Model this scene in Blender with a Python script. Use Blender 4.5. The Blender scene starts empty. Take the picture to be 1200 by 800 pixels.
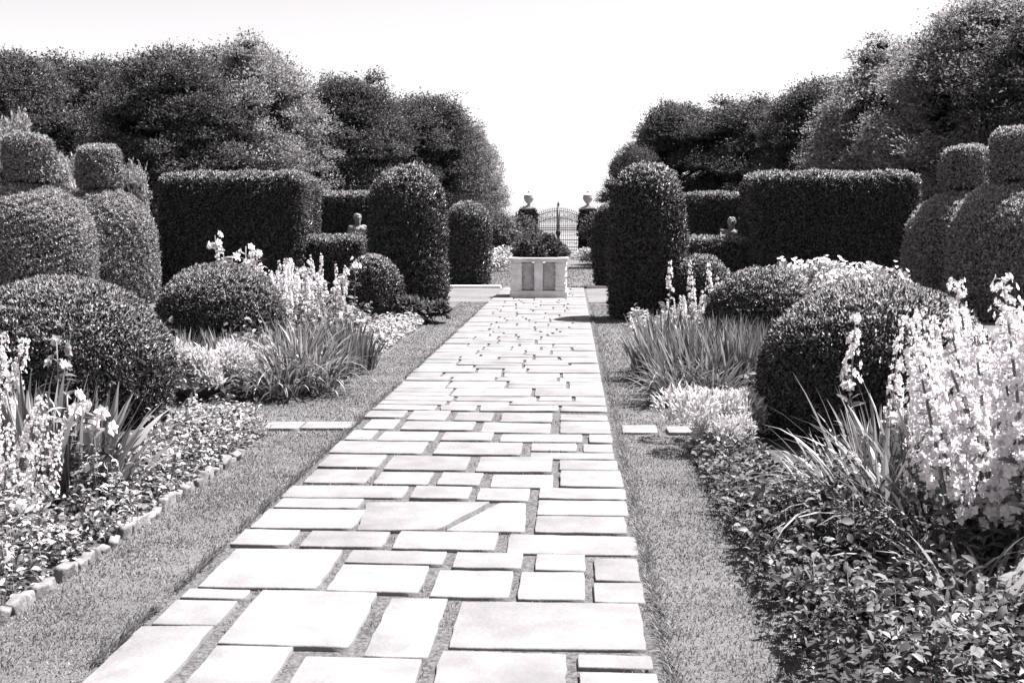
import bpy, bmesh, math
import numpy as np
from mathutils import Vector, Matrix
PI = math.pi
R = math.radians
sc = bpy.context.scene
COL = sc.collection

# ------------------------------------------------------------------ camera
H = 1.6
F = 1350.0
PITCH = math.atan(136 / F)
YAW = math.atan(-70 / F * math.cos(PITCH))
cd = bpy.data.cameras.new('camera')
cd.sensor_width = 36.0
cd.lens = F / 1200 * 36
cd.clip_start = 0.05
cd.clip_end = 3000
cam = bpy.data.objects.new('camera', cd)
COL.objects.link(cam)
cam.location = (0, 0, H)
cam.rotation_euler = (PI / 2 - PITCH, 0, -YAW)
sc.camera = cam
_f = np.array([math.sin(YAW) * math.cos(PITCH), math.cos(YAW) * math.cos(PITCH), -math.sin(PITCH)])
_r = np.array([math.cos(YAW), -math.sin(YAW), 0.0])
_u = np.cross(_r, _f)


def ray(px, py):
    return _f * F + _r * (px - 600) + _u * (400 - py)


def at(px, py, Y):                    # world point seen at pixel, on the plane y = Y
    d = ray(px, py)
    return np.array([0, 0, H]) + d * (Y / d[1])


def grd(px, py, z=0.0):               # world point seen at pixel, on the ground
    d = ray(px, py)
    return np.array([0, 0, H]) + d * ((z - H) / d[2])


# ------------------------------------------------------------------ world, sun
SUN_EL, SUN_AZ = R(64), R(25)         # azimuth measured from +X towards +Y
EXPOSURE = 2.05
w = bpy.data.worlds.new('World')
sc.world = w
w.use_nodes = True
nt = w.node_tree
nt.nodes.clear()
out = nt.nodes.new('ShaderNodeOutputWorld')
bg = nt.nodes.new('ShaderNodeBackground')
sky = nt.nodes.new('ShaderNodeTexSky')
sky.sky_type = 'NISHITA'
sky.sun_disc = False
sky.sun_elevation = SUN_EL
sky.sun_rotation = PI / 2 - SUN_AZ
sky.dust_density = 1.0
sky.air_density = 1.0
bw = nt.nodes.new('ShaderNodeRGBToBW')
tint = nt.nodes.new('ShaderNodeMixRGB')
tint.blend_type = 'MULTIPLY'
tint.inputs[0].default_value = 1.0
tint.inputs[2].default_value = (1.0, 0.965, 0.99, 1)
nt.links.new(sky.outputs[0], bw.inputs[0])
nt.links.new(bw.outputs[0], tint.inputs[1])
nt.links.new(tint.outputs[0], bg.inputs[0])
bg.inputs[1].default_value = 0.06
nt.links.new(bg.outputs[0], out.inputs[0])

ld = bpy.data.lights.new('sun', 'SUN')
ld.energy = 5.0
ld.angle = R(0.5)
ld.color = (1.0, 0.975, 0.985)
sun = bpy.data.objects.new('sun', ld)
COL.objects.link(sun)
sd = Vector((math.cos(SUN_EL) * math.cos(SUN_AZ), math.cos(SUN_EL) * math.sin(SUN_AZ), math.sin(SUN_EL)))
sun.rotation_euler = sd.to_track_quat('Z', 'Y').to_euler()
sun.location = (30, 10, 40)

vs = sc.view_settings
vs.view_transform = 'Standard'
vs.look = 'None'
vs.gamma = 1
vs.use_curve_mapping = False
vs.exposure = EXPOSURE
sc.render.engine = 'CYCLES'
sc.cycles.max_bounces = 5
sc.cycles.diffuse_bounces = 3
sc.cycles.glossy_bounces = 1
sc.cycles.transmission_bounces = 2
sc.cycles.caustics_reflective = False
sc.cycles.caustics_refractive = False


# ------------------------------------------------------------------ materials (a toned black and white print)
def grey(v):
    return (v * 1.0, v * 0.965, v * 0.985, 1)


def new_mat(name):
    m = bpy.data.materials.new(name)
    m.use_nodes = True
    n = m.node_tree
    n.nodes.clear()
    o = n.nodes.new('ShaderNodeOutputMaterial')
    return m, n, o


def leaf_mat(name, lo, hi, rough=0.55, spec=0.3, transl=0.25, pos=0.1, patch=0.0, sheen=0.0):
    m, n, o = new_mat(name)
    g = n.nodes.new('ShaderNodeNewGeometry')
    r = n.nodes.new('ShaderNodeValToRGB')
    r.color_ramp.elements[0].color = grey(lo)
    r.color_ramp.elements[1].color = grey(hi)
    r.color_ramp.elements[0].position = pos
    n.links.new(g.outputs['Random Per Island'], r.inputs[0])
    if patch > 0:      # worn and lusher patches of turf
        tc = n.nodes.new('ShaderNodeTexCoord')
        nz = n.nodes.new('ShaderNodeTexNoise')
        nz.inputs['Scale'].default_value = 2.3
        nz.inputs['Detail'].default_value = 7
        nz.inputs['Roughness'].default_value = 0.7
        n.links.new(tc.outputs['Object'], nz.inputs['Vector'])
        mr = n.nodes.new('ShaderNodeMapRange')
        mr.inputs[1].default_value = 0.35
        mr.inputs[2].default_value = 0.65
        mr.inputs[3].default_value = 1 - patch
        mr.inputs[4].default_value = 1 + patch * .6
        n.links.new(nz.outputs['Fac'], mr.inputs[0])
        mm = n.nodes.new('ShaderNodeMixRGB')
        mm.blend_type = 'MULTIPLY'
        mm.inputs[0].default_value = 1
        n.links.new(r.outputs[0], mm.inputs[1])
        n.links.new(mr.outputs[0], mm.inputs[2])
        r = mm
    p = n.nodes.new('ShaderNodeBsdfPrincipled')
    p.inputs['Roughness'].default_value = rough
    p.inputs['Specular IOR Level'].default_value = spec
    if sheen > 0:      # downy bloom of young clipped shoots
        p.inputs['Sheen Weight'].default_value = sheen
        p.inputs['Sheen Roughness'].default_value = 0.3
        p.inputs['Sheen Tint'].default_value = grey(0.9)
    n.links.new(r.outputs[0], p.inputs['Base Color'])
    if transl > 0:
        t = n.nodes.new('ShaderNodeBsdfTranslucent')
        n.links.new(r.outputs[0], t.inputs[0])
        mx = n.nodes.new('ShaderNodeMixShader')
        mx.inputs[0].default_value = transl
        n.links.new(p.outputs[0], mx.inputs[1])
        n.links.new(t.outputs[0], mx.inputs[2])
        n.links.new(mx.outputs[0], o.inputs[0])
    else:
        n.links.new(p.outputs[0], o.inputs[0])
    return m


def noise_mat(name, lo, hi, scale=4.0, detail=8, rough=0.85, bump=0.3, bscale=60.0, island=0.0, spec=0.2, lo2=None, s2=0.7):
    m, n, o = new_mat(name)
    tc = n.nodes.new('ShaderNodeTexCoord')
    nz = n.nodes.new('ShaderNodeTexNoise')
    nz.inputs['Scale'].default_value = scale
    nz.inputs['Detail'].default_value = detail
    nz.inputs['Roughness'].default_value = 0.65
    n.links.new(tc.outputs['Object'], nz.inputs['Vector'])
    r = n.nodes.new('ShaderNodeValToRGB')
    r.color_ramp.elements[0].position = 0.32
    r.color_ramp.elements[1].position = 0.66
    r.color_ramp.elements[0].color = grey(lo)
    r.color_ramp.elements[1].color = grey(hi)
    n.links.new(nz.outputs['Fac'], r.inputs[0])
    colr = r.outputs[0]
    if lo2 is not None:
        n2 = n.nodes.new('ShaderNodeTexNoise')
        n2.inputs['Scale'].default_value = s2
        n2.inputs['Detail'].default_value = 5
        n.links.new(tc.outputs['Object'], n2.inputs['Vector'])
        r2 = n.nodes.new('ShaderNodeValToRGB')
        r2.color_ramp.elements[0].position = 0.35
        r2.color_ramp.elements[1].position = 0.6
        r2.color_ramp.elements[0].color = (lo2, lo2, lo2, 1)
        r2.color_ramp.elements[1].color = (1, 1, 1, 1)
        n.links.new(n2.outputs['Fac'], r2.inputs[0])
        mm = n.nodes.new('ShaderNodeMixRGB')
        mm.blend_type = 'MULTIPLY'
        mm.inputs[0].default_value = 1
        n.links.new(colr, mm.inputs[1])
        n.links.new(r2.outputs[0], mm.inputs[2])
        colr = mm.outputs[0]
    if island > 0:
        g = n.nodes.new('ShaderNodeNewGeometry')
        mr = n.nodes.new('ShaderNodeMapRange')
        mr.inputs[3].default_value = 1 - island
        mr.inputs[4].default_value = 1.0
        n.links.new(g.outputs['Random Per Island'], mr.inputs[0])
        mm = n.nodes.new('ShaderNodeMixRGB')
        mm.blend_type = 'MULTIPLY'
        mm.inputs[0].default_value = 1
        n.links.new(colr, mm.inputs[1])
        n.links.new(mr.outputs[0], mm.inputs[2])
        colr = mm.outputs[0]
    p = n.nodes.new('ShaderNodeBsdfPrincipled')
    p.inputs['Roughness'].default_value = rough
    p.inputs['Specular IOR Level'].default_value = spec
    n.links.new(colr, p.inputs['Base Color'])
    if bump > 0:
        nb = n.nodes.new('ShaderNodeTexNoise')
        nb.inputs['Scale'].default_value = bscale
        nb.inputs['Detail'].default_value = 6
        n.links.new(tc.outputs['Object'], nb.inputs['Vector'])
        b = n.nodes.new('ShaderNodeBump')
        b.inputs['Strength'].default_value = bump
        b.inputs['Distance'].default_value = 0.01
        n.links.new(nb.outputs['Fac'], b.inputs['Height'])
        n.links.new(b.outputs[0], p.inputs['Normal'])
    n.links.new(p.outputs[0], o.inputs[0])
    return m


MT = dict(
    yew=leaf_mat('clipped_yew', 0.008, 0.085, 0.6, 0.08, 0.12, 0.2, 0, 0.8),
    yewpale=leaf_mat('clipped_box', 0.03, 0.34, 0.6, 0.12, 0.22, 0.1, 0, 1.0),
    litrim=leaf_mat('sunlit_rim_leaf', 0.20, 0.62, 0.6, 0.15, 0.5),  # leaves for sun-facing tops, the bright rim is put into their colour
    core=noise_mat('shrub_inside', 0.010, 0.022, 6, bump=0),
    tree=leaf_mat('tree_leaf', 0.012, 0.13, 0.6, 0.12, 0.35, 0.1, 0, 0.8),
    treepale=leaf_mat('tree_leaf_pale', 0.07, 0.38, 0.6, 0.15, 0.4, 0.1, 0, 0.8),
    bark=noise_mat('bark', 0.04, 0.12, 9, bump=0.6, bscale=30),
    shrubpale=leaf_mat('pale_shrub_leaf', 0.18, 0.50, 0.6, 0.2, 0.3),
    iris=leaf_mat('iris_blade', 0.05, 0.32, 0.4, 0.4, 0.25),
    lily=leaf_mat('daylily_blade', 0.07, 0.30, 0.4, 0.4, 0.25),
    cover=leaf_mat('bedding_leaf', 0.04, 0.44, 0.6, 0.15, 0.3),
    coverdark=leaf_mat('dark_bedding_leaf', 0.014, 0.17, 0.6, 0.15, 0.25),
    big=leaf_mat('broad_leaf', 0.16, 0.40, 0.45, 0.35, 0.3),
    silver=leaf_mat('silver_leaf', 0.35, 0.65, 0.7, 0.1, 0.3),
    stalk=leaf_mat('stem_leaf', 0.08, 0.30, 0.5, 0.3, 0.25),
    petal=leaf_mat('white_petal', 0.74, 0.86, 0.6, 0.15, 0.45),
    petalgrey=leaf_mat('pale_petal', 0.35, 0.62, 0.6, 0.15, 0.3),
    grass=leaf_mat('grass_blade', 0.06, 0.27, 0.6, 0.2, 0.3, 0.1, 0.4),
    lawn=noise_mat('lawn_turf', 0.06, 0.13, 90, bump=0.7, bscale=160, lo2=0.75, s2=1.2),
    field=noise_mat('dry_meadow', 0.11, 0.17, 3, bump=0.2, bscale=20),
    soil=noise_mat('bed_soil', 0.02, 0.06, 14, bump=0.8, bscale=40),
    joint=noise_mat('joint_sand', 0.02, 0.12, 55, bump=0.8, bscale=120),
    flag=noise_mat('flagstone', 0.150, 0.205, 5, bump=0.4, bscale=45, island=0.2, lo2=0.82, s2=2.2, rough=0.8),
    stone=noise_mat('carved_stone', 0.60, 0.80, 7, bump=0.35, bscale=60, lo2=0.8, s2=3),
    stonegrey=noise_mat('grey_stone', 0.28, 0.44, 9, bump=0.5, bscale=60),
    panel=noise_mat('veined_panel', 0.34, 0.56, 12, bump=0.5, bscale=60, lo2=0.75, s2=5),
    stonedark=noise_mat('weathered_stone', 0.05, 0.16, 9, bump=0.5, bscale=50),
    bust=noise_mat('old_marble', 0.10, 0.26, 14, bump=0.3, bscale=60, lo2=0.55, s2=9),
    brick=noise_mat('worn_brick', 0.09, 0.26, 16, bump=0.6, bscale=70, island=0.35),
    gravel=noise_mat('pale_gravel', 0.07, 0.16, 30, bump=0.6, bscale=150, lo2=0.75, s2=1.0),
    iron=noise_mat('painted_iron', 0.16, 0.26, 20, bump=0.1, rough=0.5, spec=0.4),
    irondark=noise_mat('dark_iron', 0.02, 0.05, 20, bump=0.1, rough=0.5, spec=0.4),
    ivy=leaf_mat('ivy_leaf', 0.02, 0.09, 0.45, 0.35, 0.1),
    hill=noise_mat('far_hill', 0.085, 0.125, 0.03, bump=0),
)


# ------------------------------------------------------------------ mesh builder
class MB:
    def __init__(self):
        self.v, self.f, self.n, self.mi = [], [], 0, []
        self.mats = []

    def mat(self, m):
        if m not in self.mats:
            self.mats.append(m)
        return self.mats.index(m)

    def add(self, v, f, m):
        v = np.asarray(v, dtype=np.float32).reshape(-1, 3)
        f = np.asarray(f, dtype=np.int32)
        if len(v) == 0 or len(f) == 0:
            return
        self.v.append(v)
        self.f.append(f + self.n)
        self.mi.append(np.full(len(f), self.mat(m), dtype=np.int32))
        self.n += len(v)

    def mesh(self, name, smooth=False):
        me = bpy.data.meshes.new(name)
        v = np.concatenate(self.v)
        me.vertices.add(len(v))
        me.vertices.foreach_set('co', v.ravel())
        sizes = np.concatenate([np.full(len(f), f.shape[1], dtype=np.int32) for f in self.f])
        loops = np.concatenate([f.ravel() for f in self.f])
        me.loops.add(len(loops))
        me.loops.foreach_set('vertex_index', loops)
        me.polygons.add(len(sizes))
        st = np.concatenate([[0], np.cumsum(sizes)[:-1]]).astype(np.int32)
        me.polygons.foreach_set('loop_start', st)
        me.polygons.foreach_set('loop_total', sizes)
        me.polygons.foreach_set('material_index', np.concatenate(self.mi))
        if smooth:
            me.polygons.foreach_set('use_smooth', np.ones(len(sizes), dtype=bool))
        for m in self.mats:
            me.materials.append(MT[m])
        me.update(calc_edges=True)
        me.validate()
        return me

    def build(self, name, parent=None, smooth=False):
        o = bpy.data.objects.new(name, self.mesh(name, smooth))
        COL.objects.link(o)
        if parent is not None:
            o.parent = parent
        return o


def tag(o, label=None, cat=None, group=None, kind=None):
    if label:
        o['label'] = label
    if cat:
        o['category'] = cat
    if group:
        o['group'] = group
    if kind:
        o['kind'] = kind
    return o


def thing(name, label, cat, loc=(0, 0, 0), rz=0, group=None):
    o = bpy.data.objects.new(name, None)
    COL.objects.link(o)
    o.empty_display_size = 0.2
    o.location = loc
    o.rotation_euler = (0, 0, rz)
    return tag(o, label, cat, group)


def put(name, mesh, parent=None, loc=(0, 0, 0), rz=0, s=(1, 1, 1)):
    o = bpy.data.objects.new(name, mesh)
    COL.objects.link(o)
    if parent is not None:
        o.parent = parent
    o.location = loc
    o.rotation_euler = (0, 0, rz)
    o.scale = s
    return o


def dup(root, loc, rz=0, s=1.0, label=None, group=None):
    r = root.copy()
    COL.objects.link(r)
    r.location = loc
    r.rotation_euler = (0, 0, rz)
    r.scale = (s, s, s) if np.isscalar(s) else s
    if label:
        r['label'] = label
    if group:
        r['group'] = group
    for ch in list(root.children):
        c = ch.copy()
        COL.objects.link(c)
        c.parent = r
        for g in list(ch.children):
            d = g.copy()
            COL.objects.link(d)
            d.parent = c
    return r


# ------------------------------------------------------------------ generic shapes
def norm(a):
    return a / np.maximum(np.linalg.norm(a, axis=-1, keepdims=True), 1e-9)


def box(mb, x0, x1, y0, y1, z0, z1, m):
    v = [(x0, y0, z0), (x1, y0, z0), (x1, y1, z0), (x0, y1, z0), (x0, y0, z1), (x1, y0, z1), (x1, y1, z1), (x0, y1, z1)]
    mb.add(v, [(0, 3, 2, 1), (4, 5, 6, 7), (0, 1, 5, 4), (1, 2, 6, 5), (2, 3, 7, 6), (3, 0, 4, 7)], m)


def bevbox(mb, x0, x1, y0, y1, z0, z1, m, b=0.01):
    """box with bevelled top and side edges"""
    bm = bmesh.new()
    bmesh.ops.create_cube(bm, size=1)
    for v in bm.verts:
        v.co = ((x0 + x1) / 2 + v.co.x * (x1 - x0), (y0 + y1) / 2 + v.co.y * (y1 - y0), (z0 + z1) / 2 + v.co.z * (z1 - z0))
    bmesh.ops.bevel(bm, geom=bm.edges[:], offset=b, segments=2, profile=0.5, affect='EDGES')
    frombm(mb, bm, m)


def frombm(mb, bm, m):
    bm.verts.index_update()
    v = [x.co[:] for x in bm.verts]
    q = [[y.index for y in f.verts] for f in bm.faces]
    groups = {}
    for f in q:
        groups.setdefault(len(f), []).append(f)
    base = mb.n
    first = True
    for k, fs in groups.items():
        if first:
            mb.add(v, fs, m)
            first = False
        else:
            mb.f.append(np.asarray(fs, dtype=np.int32) + base)
            mb.mi.append(np.full(len(fs), mb.mat(m), dtype=np.int32))
    bm.free()


def lathe(mb, prof, m, c=(0, 0, 0), seg=24, disp=None, sx=1.0):
    prof = np.asarray(prof, dtype=float)
    n = len(prof)
    a = np.linspace(0, 2 * PI, seg, endpoint=False)
    rr = prof[:, 0][:, None]
    x = rr * np.cos(a) * sx
    y = rr * np.sin(a)
    z = np.repeat(prof[:, 1][:, None], seg, 1)
    v = np.stack([x, y, z], -1).reshape(-1, 3) + np.asarray(c)
    f = []
    for i in range(n - 1):
        for j in range(seg):
            k = (j + 1) % seg
            f.append((i * seg + j, i * seg + k, (i + 1) * seg + k, (i + 1) * seg + j))
    mb.add(v, f, m)


def tube(mb, pts, rad, m, seg=6):
    pts = np.asarray(pts, dtype=float)
    n = len(pts)
    rad = np.broadcast_to(np.asarray(rad, dtype=float), (n,))
    t = norm(np.gradient(pts, axis=0))
    ref = np.array([0.31, 0.2, 0.93]) if abs(t[0][2]) < 0.8 else np.array([0.95, 0.2, 0.1])
    s = norm(np.cross(t, ref))
    b = np.cross(t, s)
    a = np.linspace(0, 2 * PI, seg, endpoint=False)
    v = pts[:, None] + rad[:, None, None] * (np.cos(a)[None, :, None] * s[:, None] + np.sin(a)[None, :, None] * b[:, None])
    f = []
    for i in range(n - 1):
        for j in range(seg):
            k = (j + 1) % seg
            f.append((i * seg + j, i * seg + k, (i + 1) * seg + k, (i + 1) * seg + j))
    mb.add(v.reshape(-1, 3), f, m)
    mb.f.append(np.array([[(n - 1) * seg + j for j in range(seg)]], dtype=np.int32) + mb.n - n * seg)
    mb.mi.append(np.array([mb.mat(m)], dtype=np.int32))


def ico(mb, c, r, m, sub=2, disp=0.0, rng=None):
    bm = bmesh.new()
    bmesh.ops.create_icosphere(bm, subdivisions=sub, radius=1)
    r = np.broadcast_to(np.asarray(r, dtype=float), (3,))
    for v in bm.verts:
        k = 1 + (disp * rng.standard_normal() if rng is not None else 0)
        v.co = (c[0] + v.co.x * r[0] * k, c[1] + v.co.y * r[1] * k, c[2] + v.co.z * r[2] * k)
    frombm(mb, bm, m)


# leaves: flat diamonds (small clipped foliage) or folded leaves (near plants)
def leaves(mb, p, d, L, W, rng, m, fold=0.0, roll=None):
    n = len(p)
    if n == 0:
        return
    d = norm(d)
    L = np.broadcast_to(L, (n,))[:, None]
    W = np.broadcast_to(W, (n,))[:, None]
    ref = rng.standard_normal((n, 3)) if roll is None else roll + 0.45 * rng.standard_normal((n, 3))
    s = norm(np.cross(d, ref))
    up = np.cross(s, d)
    a = p
    mid = p + d * L * 0.45
    tip = p + d * L - up * L * 0.12
    if fold == 0:
        v = np.stack([a, mid + s * W * 0.5, tip, mid - s * W * 0.5], 1)
        i = np.arange(n)[:, None] * 4
        mb.add(v.reshape(-1, 3), i + np.array([[0, 1, 2, 3]]), m)
    else:
        q1, q2 = p + d * L * 0.34, p + d * L * 0.7 - up * L * 0.03
        tip = p + d * L - up * L * 0.2
        v = np.stack([a, q1, q2, tip, q1 + s * W * 0.5 + up * W * fold, q1 - s * W * 0.5 + up * W * fold,
                      q2 + s * W * 0.4 + up * W * fold * .7, q2 - s * W * 0.4 + up * W * fold * .7], 1)
        i = np.arange(n)[:, None] * 8
        mb.add(v.reshape(-1, 3), np.concatenate([i + np.array([k]) for k in ([4, 6, 2, 1], [1, 2, 7, 5])]), m)
        base = mb.n - len(v) * 8
        f3 = np.concatenate([i + np.array([k]) for k in ([0, 4, 1], [0, 1, 5], [6, 3, 2], [2, 3, 7])]) + base
        mb.f.append(f3.astype(np.int32))
        mb.mi.append(np.full(len(f3), mb.mat(m), dtype=np.int32))


# long blades (iris, daylily): p base, az heading, lean0 start lean, bend extra lean
def blades(mb, p, az, L, W, lean0, bend, m, rng, seg=5, edge=None):
    n = len(p)
    h = np.stack([np.cos(az), np.sin(az), np.zeros(n)], 1)
    side = np.stack([-np.sin(az), np.cos(az), np.zeros(n)], 1)
    tw = rng.uniform(-0.9, 0.9, n)[:, None] if edge is None else edge
    wd = norm(side * np.cos(tw) + h * np.sin(tw))
    pts = [p]
    cur = p.copy()
    for k in range(seg):
        t = (k + 0.5) / seg
        th = (lean0 + bend * t ** 1.5)[:, None]
        cur = cur + (h * np.sin(th) + np.array([[0, 0, 1.0]]) * np.cos(th)) * (L / seg)[:, None]
        pts.append(cur)
    prof = [0.75, 1.0, 0.95, 0.8, 0.5, 0.04] if seg == 5 else list(np.interp(np.linspace(0, 1, seg + 1), [0, .3, .7, 1], [.7, 1, .8, .04]))
    v = []
    for k in range(seg + 1):
        v.append(pts[k] + wd * (W * prof[k] * 0.5)[:, None])
        v.append(pts[k] - wd * (W * prof[k] * 0.5)[:, None])
    v = np.stack(v, 1)
    i = np.arange(n)[:, None] * (2 * (seg + 1))
    f = np.concatenate([i + np.array([[2 * k, 2 * k + 1, 2 * k + 3, 2 * k + 2]]) for k in range(seg)])
    mb.add(v.reshape(-1, 3), f, m)


def wob(p, lam, seed, an=(1, 1, 1)):
    """cheap smooth 3-D noise, about -1..1"""
    r = np.random.default_rng(seed)
    s = np.zeros(len(p))
    q = p * np.asarray(an)
    for i in range(6):
        k = r.standard_normal(3)
        k = k / np.linalg.norm(k) * (2 * PI / lam) * r.uniform(0.6, 1.5)
        s += np.sin(q @ k + r.uniform(0, 6.28))
    return s / 2.6


# ------------------------------------------------------------------ clipped shapes
def samp_lathe(prof, n, rng):
    prof = np.asarray(prof, dtype=float)
    t = np.linspace(0, len(prof) - 1, 400)
    # Catmull-like smoothing of the profile
    r = np.interp(t, np.arange(len(prof)), prof[:, 0])
    z = np.interp(t, np.arange(len(prof)), prof[:, 1])
    k = np.ones(45) / 45
    rp = np.convolve(np.pad(r, 22, mode='edge'), k, 'valid')
    zp = np.convolve(np.pad(z, 22, mode='edge'), k, 'valid')
    rp[-1] = max(rp[-1], 0)
    dr, dz = np.gradient(rp), np.gradient(zp)
    ds = np.hypot(dr, dz)
    w_ = (np.maximum(rp, 0.02)) * ds
    c = np.cumsum(w_)
    u = rng.uniform(0, c[-1], n)
    idx = np.clip(np.searchsorted(c, u), 0, len(t) - 1)
    a = rng.uniform(0, 2 * PI, n)
    nr, nz = dz[idx] / (ds[idx] + 1e-9), -dr[idx] / (ds[idx] + 1e-9)
    P = np.stack([rp[idx] * np.cos(a), rp[idx] * np.sin(a), zp[idx]], 1)
    N = np.stack([nr * np.cos(a), nr * np.sin(a), nz], 1)
    return P, N, np.stack([rp, zp], 1)


def clip_surface(mb, P, N, rng, m, L, W, amp, lam, seed, an=(1, 1, 2.4), alpha=0.55, up=0.12):
    d1 = wob(P, lam, seed, an)
    d2 = wob(P, lam * 0.4, seed + 1, an)
    d3 = wob(P, lam * 6, seed + 2)
    off = amp * (1.15 * d1 + 0.7 * d2) + amp * 1.1 * d3
    inward = rng.exponential(amp * 0.8, len(P))
    p = P + N * (off - inward)[:, None]
    flat = (rng.random(len(P)) < 0.78)[:, None]
    al = np.where(flat, 0.16, alpha)
    roll = np.where(flat, N * 2.2, rng.standard_normal(P.shape))
    d = N * al + rng.standard_normal(P.shape) * 0.55 + np.array([0, 0, up])
    leaves(mb, p, d, L * rng.uniform(0.6, 1.35, len(P)), W * rng.uniform(0.7, 1.3, len(P)), rng, m, roll=roll)
    # extra pale leaves where clipped surface faces the sun; lit rim painted by colour
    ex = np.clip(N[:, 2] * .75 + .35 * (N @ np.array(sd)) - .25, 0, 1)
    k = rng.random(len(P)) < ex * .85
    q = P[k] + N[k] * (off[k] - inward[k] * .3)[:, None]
    leaves(mb, q, N[k] * .8 + rng.standard_normal(q.shape) * .45 + np.array([0, 0, .4]), L * rng.uniform(.5, 1.15, len(q)), W * .75, rng, 'litrim')


def topiary_mesh(mb, prof, n, L, W, amp, lam, seed, m='yew', c=(0, 0, 0), sx=1.0):
    rng = np.random.default_rng(seed)
    P, N, sm = samp_lathe(prof, n, rng)
    P[:, 0] *= sx
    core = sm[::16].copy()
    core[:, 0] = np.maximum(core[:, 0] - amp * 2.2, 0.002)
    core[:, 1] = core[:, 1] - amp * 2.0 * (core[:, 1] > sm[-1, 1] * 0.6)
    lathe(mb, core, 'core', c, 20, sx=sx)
    q = MB()
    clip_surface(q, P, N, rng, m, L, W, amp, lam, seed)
    st_ = 0
    for v_, f_, i_ in zip(q.v, q.f, q.mi):
        mb.add(v_ + np.asarray(c, dtype=np.float32), f_ - st_, q.mats[i_[0]])
        st_ += len(v_)


def stray(mb, prof, n, L, seed, m='yew', c=(0, 0, 0)):
    rng = np.random.default_rng(seed)
    P, N, _ = samp_lathe(prof, n, rng)
    d = N * 0.7 + rng.standard_normal(P.shape) * 0.3 + np.array([0, 0, 0.5])
    leaves(mb, P + np.asarray(c), d, L * rng.uniform(0.7, 1.8, n), L * 0.22, rng, m)


def rbox_surface(x, y, z, rad, n, rng):
    """points and normals on a rounded box, half sizes x,y, height z, base at 0"""
    hx, hy, hz = x, y, z / 2
    areas = np.array([hy * hz, hy * hz, hx * hz, hx * hz, hx * hy])
    f = rng.choice(5, n, p=areas / areas.sum())
    u = rng.uniform(-1, 1, (n, 2))
    P = np.zeros((n, 3))
    for k, (ax, sg) in enumerate([(0, 1), (0, -1), (1, 1), (1, -1), (2, 1)]):
        s = f == k
        o = [i for i in range(3) if i != ax]
        hs = [hx, hy, hz]
        P[s, ax] = sg * hs[ax]
        P[s, o[0]] = u[s, 0] * hs[o[0]]
        P[s, o[1]] = u[s, 1] * hs[o[1]]
    inner = np.array([hx - rad, hy - rad, hz - rad])
    q = np.clip(P, -inner, inner)
    q[:, 2] = np.where(P[:, 2] < 0, P[:, 2], q[:, 2])
    N = norm(P - q)
    P = q + N * rad
    P[:, 2] += hz
    return P, N


def hedge_mesh(mb, hx, hy, z, n, L, W, amp, lam, seed, rad=0.18, m='yew'):
    rng = np.random.default_rng(seed)
    P, N = rbox_surface(hx, hy, z, rad, n, rng)
    g = amp * 2.5
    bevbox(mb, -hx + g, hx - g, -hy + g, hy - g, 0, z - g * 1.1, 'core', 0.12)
    clip_surface(mb, P, N, rng, m, L, W, amp, lam, seed)


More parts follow.
